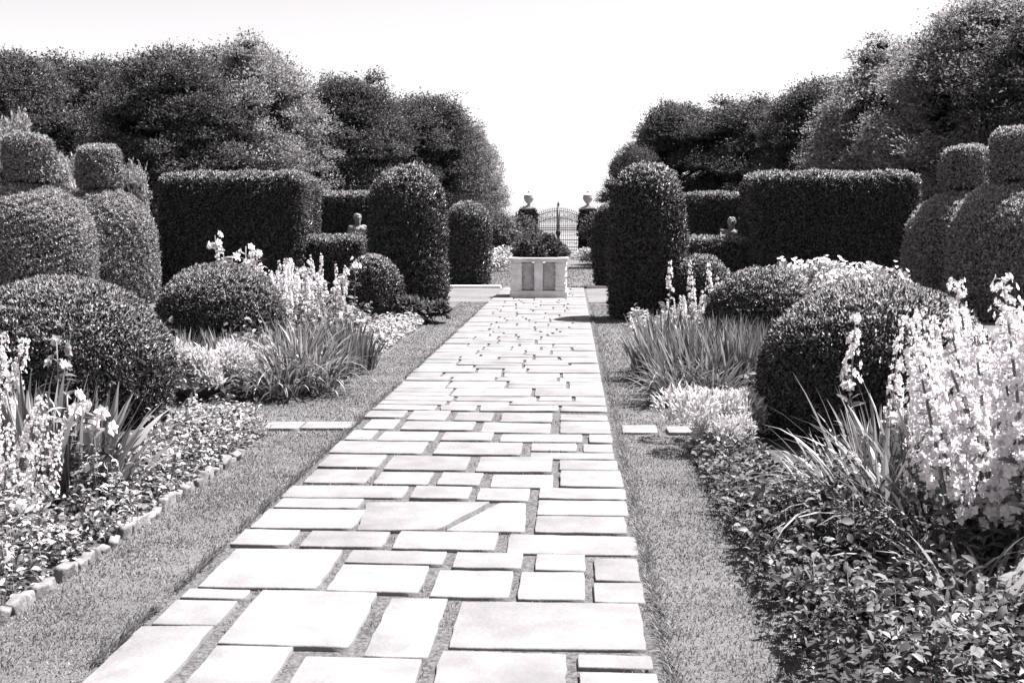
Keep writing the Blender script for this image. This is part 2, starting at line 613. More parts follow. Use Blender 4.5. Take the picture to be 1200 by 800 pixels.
# ------------------------------------------------------------------ trees
def crown_mesh(name, h, wd, z0, n, leaf, seed, m='tree', clumps=90, taper=0.5, top=0.9):
    rng = np.random.default_rng(seed)
    mb = MB()
    C, RR = [], []
    for i in range(clumps):
        t = rng.uniform(0, 1) ** 0.85
        z = z0 + (h - z0) * (0.04 + 0.92 * t)
        # radius envelope: widest low, rounded top
        e = wd / 2 * math.sqrt(max(0.0, 1 - (t ** (1.2 / taper)) * top)) * (0.84 + 0.16 * rng.random())
        a = rng.uniform(0, 2 * PI)
        rr = e * rng.uniform(0.35, 1.0) ** 0.6
        C.append((rr * math.cos(a), rr * math.sin(a), z))
        RR.append(wd * rng.uniform(0.055, 0.15))
    for i in range(clumps // 5):       # outlying sprays that break the outline
        a, t = rng.uniform(0, 2 * PI), rng.uniform(.25, 1)
        e = wd / 2 * math.sqrt(max(0.0, 1 - (t ** (1.2 / taper)) * top)) * rng.uniform(1.0, 1.16)
        C.append((e * math.cos(a), e * math.sin(a), z0 + (h - z0) * t * rng.uniform(.97, 1.05)))
        RR.append(wd * rng.uniform(.035, .075))
    C, RR = np.array(C), np.array(RR)
    clumps = len(C)
    wts = RR ** 2
    k = rng.choice(clumps, n, p=wts / wts.sum())
    u = norm(rng.standard_normal((n, 3)))
    u[:, 2] = np.where(u[:, 2] < -0.2, u[:, 2] * 0.4, u[:, 2])
    rad = RR[k] * (rng.uniform(0.3, 1.0, n) ** 0.45)
    rad = rad * (1 + 0.22 * wob(C[k] + u, 0.5, seed + 5))
    P = C[k] + u * rad[:, None] * np.array([1.05, 1.05, 1.0]) * (1 + .35 * (wob(C[k] * 3 + u * 2, 1.1, seed + 8) > .5))[:, None]
    d = u * 0.6 + rng.standard_normal((n, 3)) * 0.55 + np.array([0, 0, 0.35])
    leaves(mb, P, d, leaf * rng.uniform(0.6, 1.5, n), leaf * 0.6 * rng.uniform(0.6, 1.2, n), rng, m, roll=np.where((rng.random(n) < .6)[:, None], norm(u * np.array([1, 1, 1.4])) * 1.3, rng.standard_normal((n, 3))))
    # wispy outer shoots
    ns = n // 70
    k = rng.choice(clumps, ns)
    u = norm(rng.standard_normal((ns, 3)) + np.array([0, 0, 0.6]))
    base = C[k] + u * RR[k][:, None]
    for j in range(6):
        P = base + u * (0.034 * j * wd / 5) + rng.standard_normal((ns, 3)) * 0.02
        leaves(mb, P, u + rng.standard_normal((ns, 3)) * 0.5, leaf * 0.8, leaf * 0.3, rng, m)
    for i in range(0, clumps):
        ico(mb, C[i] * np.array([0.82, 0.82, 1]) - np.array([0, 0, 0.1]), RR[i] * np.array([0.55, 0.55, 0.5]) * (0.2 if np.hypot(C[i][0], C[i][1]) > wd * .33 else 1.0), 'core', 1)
    return mb.mesh(name)


def trunk_mesh(name, h, r, seed):
    rng = np.random.default_rng(seed)
    mb = MB()
    z = np.linspace(0, h * 0.8, 7)
    pts = np.stack([np.cumsum(rng.normal(0, 0.05, 7)), np.cumsum(rng.normal(0, 0.05, 7)), z], 1)
    tube(mb, pts, np.linspace(r, r * 0.25, 7), 'bark', 8)
    for i in range(9):
        b = pts[rng.integers(1, 6)]
        a = rng.uniform(0, 6.28)
        l = h * rng.uniform(0.18, 0.32)
        q = [b + np.array([math.cos(a), math.sin(a), 0.8]) * l * t + np.array([0, 0, -0.2 * l * t * t]) for t in (0, 0.35, 0.7, 1)]
        tube(mb, q, [r * 0.4, r * 0.28, r * 0.16, 0.01], 'bark', 5)
    return mb.mesh(name)


def make_trees():
    V = []
    for i, (m, top, tp) in enumerate([('tree', 0.9, 0.5), ('tree', 0.93, 0.62), ('treepale', 0.9, 0.55)]):
        V.append(crown_mesh('crown', 8.0, 5.0, 0.6, 150000, 0.088, 100 + i * 7, m, 190, tp, top))
    TR = trunk_mesh('trunk', 8.0, 0.22, 5)
    L = [  # px, top py, Y, width m, variant, rz, label
        (14, 62, 44, 5.2, 1, 0.3, 'dark tree at far left edge of picture behind round topiary knob', 'row of trees behind the left hedges'),
        (95, 76, 47, 5.4, 0, 1.9, 'dark low tree behind and right of leftmost topiary knob', 'row of trees behind the left hedges'),
        (196, 58, 43, 5.2, 1, 3.6, 'tall dark rounded tree left of the two above the big left hedge block', 'row of trees behind the left hedges'),
        (290, 56, 46, 5.6, 2, 4.2, 'pale leaved tree right of the two above the big left hedge block', 'row of trees behind the left hedges'),
        (410, 96, 50, 5.0, 0, 0.9, 'dark tree with pointed top above low hedge and left bust', 'row of trees behind the left hedges'),
        (492, 113, 53, 5.4, 1, 2.6, 'dark broad tree directly behind the left clipped column', 'row of trees behind the left hedges'),
        (548, 150, 57, 3.2, 2, 5.1, 'pale narrow tree ending the left row beside open sky', 'row of trees behind the left hedges'),
        (742, 176, 44, 2.2, 0, 2.2, 'small dark tree peeping out left of the right clipped column', 'row of trees behind the right hedges'),
        (798, 122, 48, 4.2, 1, 0.4, 'dark round tree rising behind the right clipped column', 'row of trees behind the right hedges'),
        (872, 122, 46, 4.6, 0, 3.3, 'dark broad tree above right bust and low hedge', 'row of trees behind the right hedges'),
        (962, 96, 42, 4.2, 1, 1.2, 'grey leaved tree over left end of big right hedge block', 'row of trees behind the right hedges'),
        (1058, 55, 38, 5.0, 2, 2.8, 'tall pale tree above right end of big right hedge block', 'row of trees behind the right hedges'),
        (1160, 6, 34, 5.4, 2, 0.1, 'tallest pale tree at the top right above topiary knobs', 'row of trees behind the right hedges'),
        (1268, -10, 31, 5.4, 1, 4.0, 'tree cut by the right edge of picture above rightmost topiary', 'row of trees behind the right hedges'),
    ]
    for (px, py, Y, wd, v, rz, lab, grp) in L:
        p = at(px, py, Y)
        t = thing('garden_tree', lab, 'tree', (p[0], Y, 0), 0, grp)
        s = (wd * 1.2 / 5.0, wd * 1.2 / 5.0, p[2] / 8.15)
        put('crown', V[v], t, rz=rz, s=s)
        put('trunk', TR, t, rz=rz, s=s)
    # pale loose shrubs glowing behind the bells
    SH = crown_mesh('crown', 2.0, 1.6, 0.1, 9000, 0.075, 333, 'shrubpale', 40, 0.6, 0.85)
    for (px, py, Y, wd, lab) in [(8, 140, 27, 1.6, 'pale loose shrub at far left behind the leftmost topiary knob'),
                                 (76, 186, 26, 1.5, 'pale loose shrub showing between the two left topiary knobs'),
                                 (152, 196, 26, 1.0, 'pale loose shrub between right knob and big left hedge block')]:
        p = at(px, py, Y)
        put_s = put('pale_shrub', SH, None, (p[0], Y, 0), px * 0.1, (wd / 1.6, wd / 1.6, p[2] / 2.05))
        tag(put_s, lab, 'shrub', 'pale shrubs behind the left bells')


make_trees()


# ------------------------------------------------------------------ clipped topiary
def dome_prof(r, h):
    return [(r * .86, 0), (r * .96, h * .15), (r, h * .32), (r * .985, h * .48), (r * .9, h * .65), (r * .76, h * .79), (r * .55, h * .91), (r * .3, h * .98), (0.0, h * 1.0)]


def column_prof(r, h):
    return [(r * .88, 0), (r * .96, h * .15), (r, h * .4), (r, h * .62), (r * .95, h * .76), (r * .82, h * .87), (r * .58, h * .95), (r * .3, h * .99), (0.0, h * 1.005)]


def dome(px, top, Y, halfpx, n, L, seed, label, base_r=None, sx=1.0):
    ppm = F / Y
    r = halfpx / ppm
    p = at(px, top, Y)
    mb = MB()
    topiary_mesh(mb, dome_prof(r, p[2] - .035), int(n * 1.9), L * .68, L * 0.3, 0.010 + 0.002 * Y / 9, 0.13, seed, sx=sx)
    o = mb.build('dome_topiary')
    o.location = (p[0], Y, 0)
    tag(o, label, 'topiary', 'clipped domes in the flower borders')


dome(72, 322, 8.9, 127, 42000, 0.055, 1, 'largest clipped dome at left, nearest the camera, standing over pale bedding')
dome(257, 307, 13.9, 75, 24000, 0.06, 2, 'dark clipped dome behind pale iris blades in the left border')
dome(437, 297, 18.6, 36, 12000, 0.07, 3, 'small dark dome beside the left clipped column')
dome(1030, 327, 8.6, 134, 42000, 0.055, 4, 'big clipped dome at right partly hidden by tall white flower stalks')
dome(894, 312, 13.6, 65, 22000, 0.06, 5, 'medium clipped dome in right border behind the spiky iris')
dome(822, 297, 19.5, 36, 12000, 0.07, 6, 'small dome half hidden behind white spires at the right column')


def column(px, top, Y, halfpx, n, seed, label, grp):
    r = halfpx / (F / Y)
    p = at(px, top, Y)
    mb = MB()
    topiary_mesh(mb, column_prof(r, p[2]), int(n * 1.9), 0.06, 0.024, 0.026, 0.17, seed)
    stray(mb, column_prof(r, p[2]), n // 30, 0.07, seed + 9)
    o = mb.build('column_topiary')
    o.location = (p[0], Y, 0)
    tag(o, label, 'topiary', grp)


G = 'clipped yew columns beside the path'
column(477, 194, 20.4, 45, 34000, 11, 'tall dark clipped column left of the stone planter, nearer of the left pair', G)
column(759, 194, 19.9, 44, 34000, 12, 'tall dark clipped column at right of the path with lit right edge', G)
column(548, 238, 31.0, 27, 14000, 13, 'smaller far clipped column left of the stone planter', G)
column(715, 239, 30.0, 19, 12000, 14, 'slim far clipped column partly hidden behind right column', G)


def bell_meshes(seed):
    body = MB()
    prof = [(1.02, 0), (1.12, .3), (1.18, .7), (1.18, 1.15), (1.12, 1.55), (.97, 1.85), (.76, 2.07), (.5, 2.2), (.3, 2.26), (.22, 2.4)]
    topiary_mesh(body, prof, 85000, 0.06, 0.026, 0.026, 0.17, seed, 'yewpale')
    knob = MB()
    kp = [(.05, 2.34), (.38, 2.35), (.44, 2.40), (.46, 2.52), (.47, 2.68), (.475, 2.84), (.47, 2.98), (.45, 3.07), (.40, 3.13), (.3, 3.165), (.15, 3.18), (0, 3.185)]
    topiary_mesh(knob, kp, 17000, 0.06, 0.026, 0.022, 0.15, seed + 3, 'yewpale')
    return body.mesh('body'), knob.mesh('knob')


bA, kA = bell_meshes(21)
bB, kB = bell_meshes(31)
for (px, top, Y, b, k, rz, sc_, lab) in [
        (33, 157, 20.6, bA, kA, 0, 1.0, 'bell shaped topiary with round knob, leftmost in the picture'),
        (116, 171, 23.2, bB, kB, 1, 1.0, 'bell shaped topiary with knob touching the big left hedge block'),
        (1132, 171, 23.2, bA, kA, 2, 1.0, 'bell shaped topiary with knob beside the big right hedge block'),
        (1194, 151, 20.2, bB, kB, 4, 1.0, 'bell shaped topiary with knob cut by the right edge of picture')]:
    p = at(px, top, Y)
    t = thing('bell_topiary', lab, 'topiary', (p[0], Y, 0), 0, 'bell topiaries with knobs')
    s = (0.92, 0.92, p[2] / 3.2)
    put('body', b, t, rz=rz, s=s)
    put('knob', k, t, rz=rz, s=s)


def hedge(px0, px1, top, Y, depth, n, seed, label, z=None, rad=0.3, name='clipped_hedge', m='yew', rz=0):
    a, b = at(px0, top, Y), at(px1, top, Y)
    hx = (b[0] - a[0]) / 2
    mb = MB()
    hedge_mesh(mb, hx, depth / 2, a[2] if z is None else z, int(n * 1.9), 0.068, 0.028, 0.03, 0.2, seed, rad, m)
    o = mb.build(name)
    o.location = ((a[0] + b[0]) / 2, Y + depth / 2, 0)
    o.rotation_euler = (0, 0, rz)
    tag(o, label, 'hedge')
    return o


hedge(180, 352, 204, 26.5, 2.2, 52000, 41, 'big square clipped hedge block at left with bright top')
hedge(883, 1084, 203, 26.5, 2.2, 56000, 42, 'big square clipped hedge block at right with bright top')
hedge(352, 446, 226, 32, 1.6, 24000, 43, 'lower clipped hedge behind the left stone bust', rad=0.2)
hedge(803, 890, 227, 32, 1.6, 24000, 44, 'lower clipped hedge behind the right stone bust', rad=0.2)
hedge(338, 424, 279, 26.8, 1.0, 12000, 45, 'knee high pale topped hedge in front of the left bust', rad=0.2)
hedge(800, 884, 280, 26.8, 1.0, 12000, 46, 'knee high pale topped hedge in front of the right bust', rad=0.2)


# ------------------------------------------------------------------ ground
mb = MB()
mb.add([(-300, -60, 0), (300, -60, 0), (300, 900, 0), (-300, 900, 0)], [(0, 1, 2, 3)], 'lawn')
tag(mb.build('ground'), kind='structure')

PX0, PX1 = -1.71, 0.345           # path edges
BL, BR = -2.31, 0.87              # bed edges


def bed(x0, x1, y0, y1, seed):
    rng = np.random.default_rng(seed)
    nx, ny = max(8, int((x1 - x0) / 0.15)), max(8, int((y1 - y0) / 0.15))
    X, Yv = np.meshgrid(np.linspace(x0, x1, nx), np.linspace(y0, y1, ny))
    P = np.stack([X.ravel(), Yv.ravel(), np.zeros(X.size)], 1)
    e = np.minimum.reduce([P[:, 0] - x0, x1 - P[:, 0], P[:, 1] - y0, y1 - P[:, 1]])
    P[:, 2] = 0.004 + np.minimum(e / 0.2, 1) * (0.05 + 0.02 * wob(P, 0.5, seed)) - 0.004 * (e <= 0) * 3
    f = []
    for j in range(ny - 1):
        for i in range(nx - 1):
            f.append((j * nx + i, j * nx + i + 1, (j + 1) * nx + i + 1, (j + 1) * nx + i))
    m = MB()
    m.add(P, f, 'soil')
    tag(m.build('soil_bed', smooth=True), kind='structure')


bed(-6.2, BL, 1.5, 8.75, 1)
bed(-6.2, BL - 0.02, 10.1, 21.8, 2)
bed(BR, 4.9, 1.5, 8.75, 3)
bed(BR + 0.02, 4.9, 10.0, 21.4, 4)

# flagstones: near ones read from the photograph (top y, bottom y, left x, right x at mid height; None = path edge)
ST = [
    (741, 840, None, 219), (762, 840, 231, 330), (773, 840, 345, 491), (762, 840, 511, 665), (764, 780, 676, None), (785, 840, 677, None),
    (708, 738, None, 262), (695, 706, None, 286), (696, 762, 274, 425), (700, 771, 439, 514), (704, 758, 531, None),
    (647, 693, None, 385), (647, 662, 405, 522), (664, 696, 388, 497), (648, 666, 531, 613), (668, 700, 507, 600), (648, 667, 627, 687), (669, 702, 608, 686),
    (652, 678, 696, None), (681, 704, 695, None),
    (625, 643, None, 342), (624, 643, 354, 452), (624, 645, 462, 583), (624, 647, 594, None),
    (586, 597, None, 422), (599.5, 622, None, 420), (584.5, 601.5, 629, None), (603.5, 622.5, 627, None),
    (570, 584, None, 475), (571, 585, 482, 552), (572, 586, 559, 621), (571, 583, 631, None),
    (551, 567, None, 433), (554, 568, 440, 505), (554, 569, 514, 565), (555, 570, 575, 649), (551, 569.5, 656, None),
    (534, 548.5, None, 447), (535, 551.5, 453, 549), (535, 552.5, 559, 648), (538.5, 549.5, 655, None),
    (518, 531.5, None, 498), (518, 532.5, 510, 612), (518, 526.7, 622, 676), (519, 528, 683, None), (529.3, 536.5, 621, None),
    (505, 516.3, None, 438), (505.5, 516.5, 444, 511), (506.5, 516.3, 518, 578), (507.5, 516.5, 586, 683), (508.5, 517.5, 690, None),
    (492, 503, None, 464), (494.5, 504.3, 471, 556), (495, 506, 564, 646), (492.5, 506.5, 656, None),
    (482.5, 490.5, None, 474), (482, 493, 479, 525), (483, 493, 533, 578), (483.5, 494, 587, 648), (484.5, 491.5, 656, None),
]
rng = np.random.default_rng(77)
mb = MB()
SZ = 0.024


STONES = []


def flag(poly, z=SZ):
    """an irregular flagstone with worn edges from a ground polygon"""
    pts = []
    n = len(poly)
    for i in range(n):
        a, b = np.asarray(poly[i]), np.asarray(poly[(i + 1) % n])
        l = np.linalg.norm(b - a)
        k = max(2, int(l / 0.07))
        nrm = np.array([b[1] - a[1], a[0] - b[0]]) / (l + 1e-9)
        for j in range(k):
            q = a + (b - a) * j / k
            if j == 0:
                q = q + (np.mean(poly, 0) - q) * 0.009
            else:
                q = q + nrm * rng.normal(0, 0.0024)
            pts.append(q)
    pts = np.array(pts)
    c = pts.mean(0)
    d = norm(pts - c)
    n = len(pts)
    tz = z + rng.normal(0, 0.003)
    tx, ty = rng.normal(0, 0.004, 2)
    rings = []
    for (off, hz) in [(0.004, -0.03), (0.002, tz - 0.006), (0.0, tz - 0.001), (-0.004, tz)]:
        xy = pts + d * off
        zz = np.full(n, hz) + (xy - c) @ np.array([tx, ty]) * (hz > 0)
        rings.append(np.concatenate([xy, zz[:, None]], 1))
    v = np.concatenate(rings + [np.array([[c[0], c[1], tz]])])
    f4, f3 = [], []
    for r_ in range(3):
        for i in range(n):
            k = (i + 1) % n
            f4.append((r_ * n + i, r_ * n + k, (r_ + 1) * n + k, (r_ + 1) * n + i))
    for i in range(n):
        f3.append((3 * n + i, 3 * n + (i + 1) % n, 4 * n))
    base = mb.n
    mb.add(v, f4, 'flag')
    mb.f.append(np.asarray(f3, dtype=np.int32) + base)
    mb.mi.append(np.full(len(f3), mb.mat('flag'), dtype=np.int32))


for (y0, y1, xl, xr) in ST:
    ym = (y0 + min(y1, 800)) / 2
    Ya, Yb = grd(600, y1, SZ)[1], grd(600, y0, SZ)[1]
    Xl = PX0 + abs(rng.normal(0, 0.03)) if xl is None else grd(xl, ym, SZ)[0]
    Xr = PX1 - abs(rng.normal(0, 0.025)) if xr is None else grd(xr, ym, SZ)[0]
    Xl_ = Xl
    Xl, Xl_, Xr, Ya = Xl + .005, Xl_ + .005, Xr - .005, Ya + .009
    STONES.append((Xl, Xr, Ya, Yb))
    flag([(Xl, Ya), (Xr, Ya + rng.normal(0, .005)), (Xr, Yb + rng.normal(0, .005)), (Xl_, Yb)])
# the broken stone with its slanting joint
g = lambda x, y: grd(x, y, SZ)[:2]
STONES.append((grd(425, 605)[0], grd(615, 605)[0], grd(600, 621)[1], grd(600, 588)[1]))
flag([g(418, 621), g(512, 621), g(574, 588), g(430, 587)])
flag([g(522, 622), g(615, 622), g(616, 589), g(586, 589)])
# farther stones laid in irregular courses
Y = grd(600, 481, SZ)[1] + 0.02
YFAR = Y
while Y < 29.2:
    dpt = rng.choice([0.24, 0.30, 0.36, 0.44, 0.52])
    if Y + dpt > 24.6 and Y < 24.6:
        pass
    x = PX0
    while x < PX1 - 0.05:
        wd = rng.uniform(0.26, 0.78)
        if PX1 - (x + wd) < 0.28:
            wd = PX1 - x
        if dpt > 0.5 and rng.random() < 0.45:
            s_ = rng.uniform(0.4, 0.6) * dpt
            flag([(x, Y), (x + wd - 0.034, Y), (x + wd - 0.034, Y + s_ - 0.03), (x, Y + s_ - 0.03)])
            flag([(x, Y + s_), (x + wd - 0.034, Y + s_), (x + wd - 0.034, Y + dpt - 0.034), (x, Y + dpt - 0.034)])
        else:
            flag([(x + rng.normal(0, .01), Y), (x + wd - 0.034, Y), (x + wd - 0.034, Y + dpt - 0.034), (x, Y + dpt - 0.034)])
        x += wd
    Y += dpt
mb.add([(PX0 - .01, 1.0, 0.006), (PX1 + .01, 1.0, 0.006), (PX1 + .01, 29.3, 0.006), (PX0 - .01, 29.3, 0.006)], [(0, 1, 2, 3)], 'joint')
tag(mb.build('path'), kind='structure')

# cross path of pale gravel around the planter
mb = MB()
mb.add([(-9, 24.1, 0.0035), (PX0 - .02, 24.1, 0.0035), (PX0 - .02, 29.4, 0.0035), (-9, 29.4, 0.0035)], [(0, 1, 2, 3)], 'gravel')
mb.add([(PX1 + .02, 24.1, 0.0035), (8, 24.1, 0.0035), (8, 29.4, 0.0035), (PX1 + .02, 29.4, 0.0035)], [(0, 1, 2, 3)], 'gravel')
for (x0, x1) in [(-4.2, PX0 - .1), (PX1 + .05, 2.6)]:
    bevbox(mb, x0, x1, 29.45, 29.75, -0.05, 0.06, 'stone', 0.015)
tag(mb.build('cross_path'), kind='structure')

# stepping stones crossing the lawn strips between the beds
for (xa, xb, yt, yb, lab) in [(306, 348, 494, 501.5, 'pale stepping stone in lawn gap, farther left of the left pair'),
                              (352, 411, 493.5, 501, 'pale stepping stone in left lawn strip, nearer the path'),
                              (730, 771, 497, 505.5, 'pale stepping stone in right lawn strip, nearer the path'),
                              (784, 826, 499.5, 506.5, 'pale stepping stone at the right, beside the silver plant')]:
    mb = MB()
    a, b, c, d = g(xa, yb), g(xb, yb), g(xb - (xb - 670) * .03, yt), g(xa - (xa - 670) * .03, yt)
    cen = (a + b + c + d) / 4
    flag([p_ - cen for p_ in (a, b, c, d)], 0.022)
    o = mb.build('stepping_stone')
    o.location = (cen[0], cen[1], 0.002)
    tag(o, lab, 'paving stone', 'stepping stones across the lawn strips')

# worn brick kerb along the left bed
mb = MB()
rng = np.random.default_rng(5)
for side, X, y1 in ((-1, BL + 0.01, 7.75),):
    Y = 1.6
    while Y < y1:
        l = rng.uniform(0.07, 0.13)
        h = rng.uniform(0.03, 0.075)
        bm = bmesh.new()
        bmesh.ops.create_cube(bm, size=1)
        bmesh.ops.bevel(bm, geom=bm.edges[:], offset=0.11, segments=2, profile=0.5, affect='EDGES')
        rot = Matrix.Rotation(rng.normal(0, 0.17), 3, 'Z') @ Matrix.Rotation(rng.normal(0.08, 0.2) * -side, 3, 'Y') @ Matrix.Rotation(rng.normal(0, 0.16), 3, 'X')
        for v in bm.verts:
            q = rot @ Vector((v.co.x * 0.05, v.co.y * l * 0.96, v.co.z * (h + 0.06)))
            v.co = (q.x + X + 0, q.y + Y + l / 2, q.z + (h - 0.06) / 2)
        frombm(mb, bm, 'brick')
        for_gap = 0.006 if rng.random() < .75 else 0.035
        Y += l + for_gap
o = mb.build('kerb')
tag(o, kind='structure')

# far land beyond the gate
mb = MB()
xs = np.linspace(-260, 260, 60)
v, f = [], []
for i, x in enumerate(xs):
    hgt = 3.4 + 1.6 * math.sin(x * 0.021 + 1) + 1.1 * math.sin(x * 0.063) + 0.35 * math.sin(x * 0.31)
    v += [(x, 230, -0.5), (x, 290, hgt * 0.9), (x, 330, hgt), (x, 420, -1)]
for i in range(len(xs) - 1):
    for k in range(3):
        f.append((i * 4 + k, (i + 1) * 4 + k, (i + 1) * 4 + k + 1, i * 4 + k + 1))
mb.add(v, f, 'hill')
tag(mb.build('hills', smooth=True), kind='structure')
mb = MB()
mb.add([(-40, 72, 0.004), (40, 72, 0.004), (40, 240, 0.004), (-40, 240, 0.004)], [(0, 1, 2, 3)], 'field')
tag(mb.build('meadow'), kind='structure')


# ------------------------------------------------------------------ grass blades on the lawn strips
def grass():
    rng = np.random.default_rng(9)
    mb = MB()
    zones = []
    for (x0, x1) in ((BL - 0.0, PX0 - 0.005), (PX1 + 0.005, BR + 0.0)):
        zones += [(x0, x1, 2.6, 5.0, 15000, 0.013, 0.0042), (x0, x1, 5.0, 8.5, 9000, 0.015, 0.0055), (x0, x1, 8.5, 14, 3600, 0.017, 0.008), (x0, x1, 14, 24, 1500, 0.02, 0.012)]
    zones += [(-5.0, BL, 8.75, 10.2, 3200, 0.026, 0.007), (BR, 4, 8.75, 10.1, 3200, 0.026, 0.007)]
    zones += [(-4.5, 2.5, 29.8, 45, 260, 0.04, 0.02)]
    for (x0, x1, y0, y1, den, L, W) in zones:
        n = int((x1 - x0) * (y1 - y0) * den)
        p = np.stack([rng.uniform(x0, x1, n), rng.uniform(y0, y1, n), np.zeros(n)], 1)
        k = wob(p, 0.35, 4) + 0.8 * wob(p, 1.4, 5)
        p = p[rng.random(n) < 0.75 + 0.25 * k]
        n = len(p)
        l = L * rng.uniform(0.5, 1.5, n) * (1 + 0.25 * wob(p, 0.5, 8))
        blades(mb, p, rng.uniform(0, 6.28, n), l, W * rng.uniform(0.7, 1.3, n), rng.uniform(0.1, 0.9, n), rng.uniform(0.2, 1.1, n), 'grass', rng, seg=2)
    # shaggy fringe over the stones
    for (X, sg) in ((PX0, -1), (PX1, 1)):
        n = 9000
        y = 2.6 + 18 * rng.random(n) ** 1.6
        y = y[wob(np.stack([y, y * 0, y * 0], 1), 0.5, 6 + sg) > -0.7]
        n = len(y)
        p = np.stack([X + sg * np.abs(rng.normal(0.0, 0.025, n)), y, np.zeros(n)], 1)
        az = np.where(rng.random(n) < .65, PI / 2 + sg * PI / 2, 0) + rng.normal(0, .8, n)
        blades(mb, p, az, rng.uniform(0.03, 0.065, n), np.full(n, 0.0045), rng.uniform(0.2, 0.7, n), rng.uniform(0.4, 1.2, n), 'grass', rng, seg=3)
    # weeds in the joints
    n = 40000
    p = np.stack([rng.uniform(PX0, PX1, n), 2.7 + 7 * rng.random(n) ** 1.5, np.full(n, 0.005)], 1)
    p = p[wob(p, 0.25, 12) > 0.3]
    p = p[p[:, 1] < YFAR]
    for (a, b, c, d) in STONES:
        p = p[~((p[:, 0] > a) & (p[:, 0] < b) & (p[:, 1] > c) & (p[:, 1] < d))]
    n = len(p)
    blades(mb, p, rng.uniform(0, 6.28, n), rng.uniform(0.012, 0.030, n), np.full(n, 0.004), rng.uniform(0.1, 0.8, n), rng.uniform(0.2, 1, n), 'grass', rng, seg=2)
    tag(mb.build('grass'), 'short mown grass on the narrow lawn strips beside the paving', 'grass', kind='stuff')


grass()


# ------------------------------------------------------------------ planter, gate, busts
def planter():
    fr = grd(631, 350)
    cx, y0 = fr[0], fr[1]
    W = 1.2
    t = thing('stone_planter', 'square carved stone planter with two dark panels on the path axis', 'planter', (cx, y0 + W / 2, 0))
    hw = W / 2
    b = MB()
    bevbox(b, -hw - .03, hw + .03, -hw - .03, hw + .03, SZ - .02, .17, 'stone', .012)
    b.build('plinth', t)
    b = MB()
    box(b, -hw + .14, hw - .14, -hw + .14, hw - .14, .15, .80, 'stone')
    b.build('body', t)
    b = MB()
    bevbox(b, -hw - .02, hw + .02, -hw - .02, hw + .02, .80, .845, 'stone', .01)
    for (a, c) in ((-hw - .05, -hw + .2), (hw - .2, hw + .05)):
        bevbox(b, a, c, -hw - .05, hw + .05, .845, .895, 'stone', .012)
        if a < 0:
            bevbox(b, a + .252, -a - .252, -hw - .05, -hw + .2, .845, .895, 'stone', .012)
            bevbox(b, a + .252, -a - .252, hw - .2, hw + .05, .845, .895, 'stone', .012)
    b.build('rim', t)
    b = MB()
    box(b, -hw + .2, hw - .2, -hw + .2, hw - .2, .80, .86, 'soil')
    b.build('soil', t)
    for q in range(4):
        ca, sa = math.cos(q * PI / 2), math.sin(q * PI / 2)

        def rot(m):
            for i, v in enumerate(m.v):
                x, y = v[:, 0] * ca - v[:, 1] * sa, v[:, 0] * sa + v[:, 1] * ca
                m.v[i] = np.stack([x, y, v[:, 2]], 1)
            return m
        b = MB()
        bevbox(b, -.095, .095, -hw + .005, -hw + .13, .17, .80, 'stone', .012)
        for zz in (.22, .72):
            bevbox(b, -.105, .105, -hw + .003, -hw + .09, zz, zz + .03, 'stone', .008)
        rot(b).build('pilaster', t)
        b = MB()
        bevbox(b, -hw, -hw + .23, -hw, -hw + .23, .17, .80, 'stone', .014)
        for zz in (.21, .30, .46, .60, .72):
            bevbox(b, -hw - .018, -hw + .245, -hw - .018, -hw + .245, zz, zz + .05, 'stone', .018)
        rot(b).build('corner_pier', t)
        for s in (-1, 1):
            b = MB()
            bevbox(b, min(s * .1, s * .365), max(s * .1, s * .365), -hw + .10, -hw + .15, .19, .785, 'panel', .004)
            rot(b).build('panel', t)
    # clipped bush growing in it
    rng = np.random.default_rng(3)
    c = MB()
    n = 4500
    cl = np.array([(-.35, 0, .18), (-.12, -.1, .28), (.1, .1, .34), (.28, -.05, .22), (.4, .1, .12), (0, -.2, .15), (-.3, .2, .2), (.15, .25, .25)])
    k = rng.integers(0, 8, n)
    u = norm(rng.standard_normal((n, 3)))
    P = cl[k] + u * (rng.uniform(.3, 1, n) ** .5)[:, None] * np.array([.24, .24, .2])
    P[:, 2] = np.maximum(P[:, 2], 0.01)
    leaves(c, P, u + rng.standard_normal((n, 3)) * .5 + np.array([0, 0, .3]), .1, .05, rng, 'coverdark', .2)
    for i in range(26):
        q = cl[rng.integers(0, 8)]
        d = norm(rng.standard_normal(3) + np.array([0, 0, 1.1])) * rng.uniform(.3, .5)
        tube(c, [q * .3, q * .8, q + d * .7], [.012, .008, .003], 'bark', 4)
        leaves(c, q + d * rng.uniform(.3, .8, 8)[:, None], d + rng.standard_normal((8, 3)) * .4, .1, .045, rng, 'coverdark', .2)
    for p_ in cl:
        ico(c, p_ * np.array([.9, .9, .8]), (.16, .16, .13), 'core', 1)
    o = c.build('planter_shrub')
    o.location = (cx, y0 + W / 2, .86)
    tag(o, 'dark leafy bush growing out of the stone planter', 'bush')


planter()


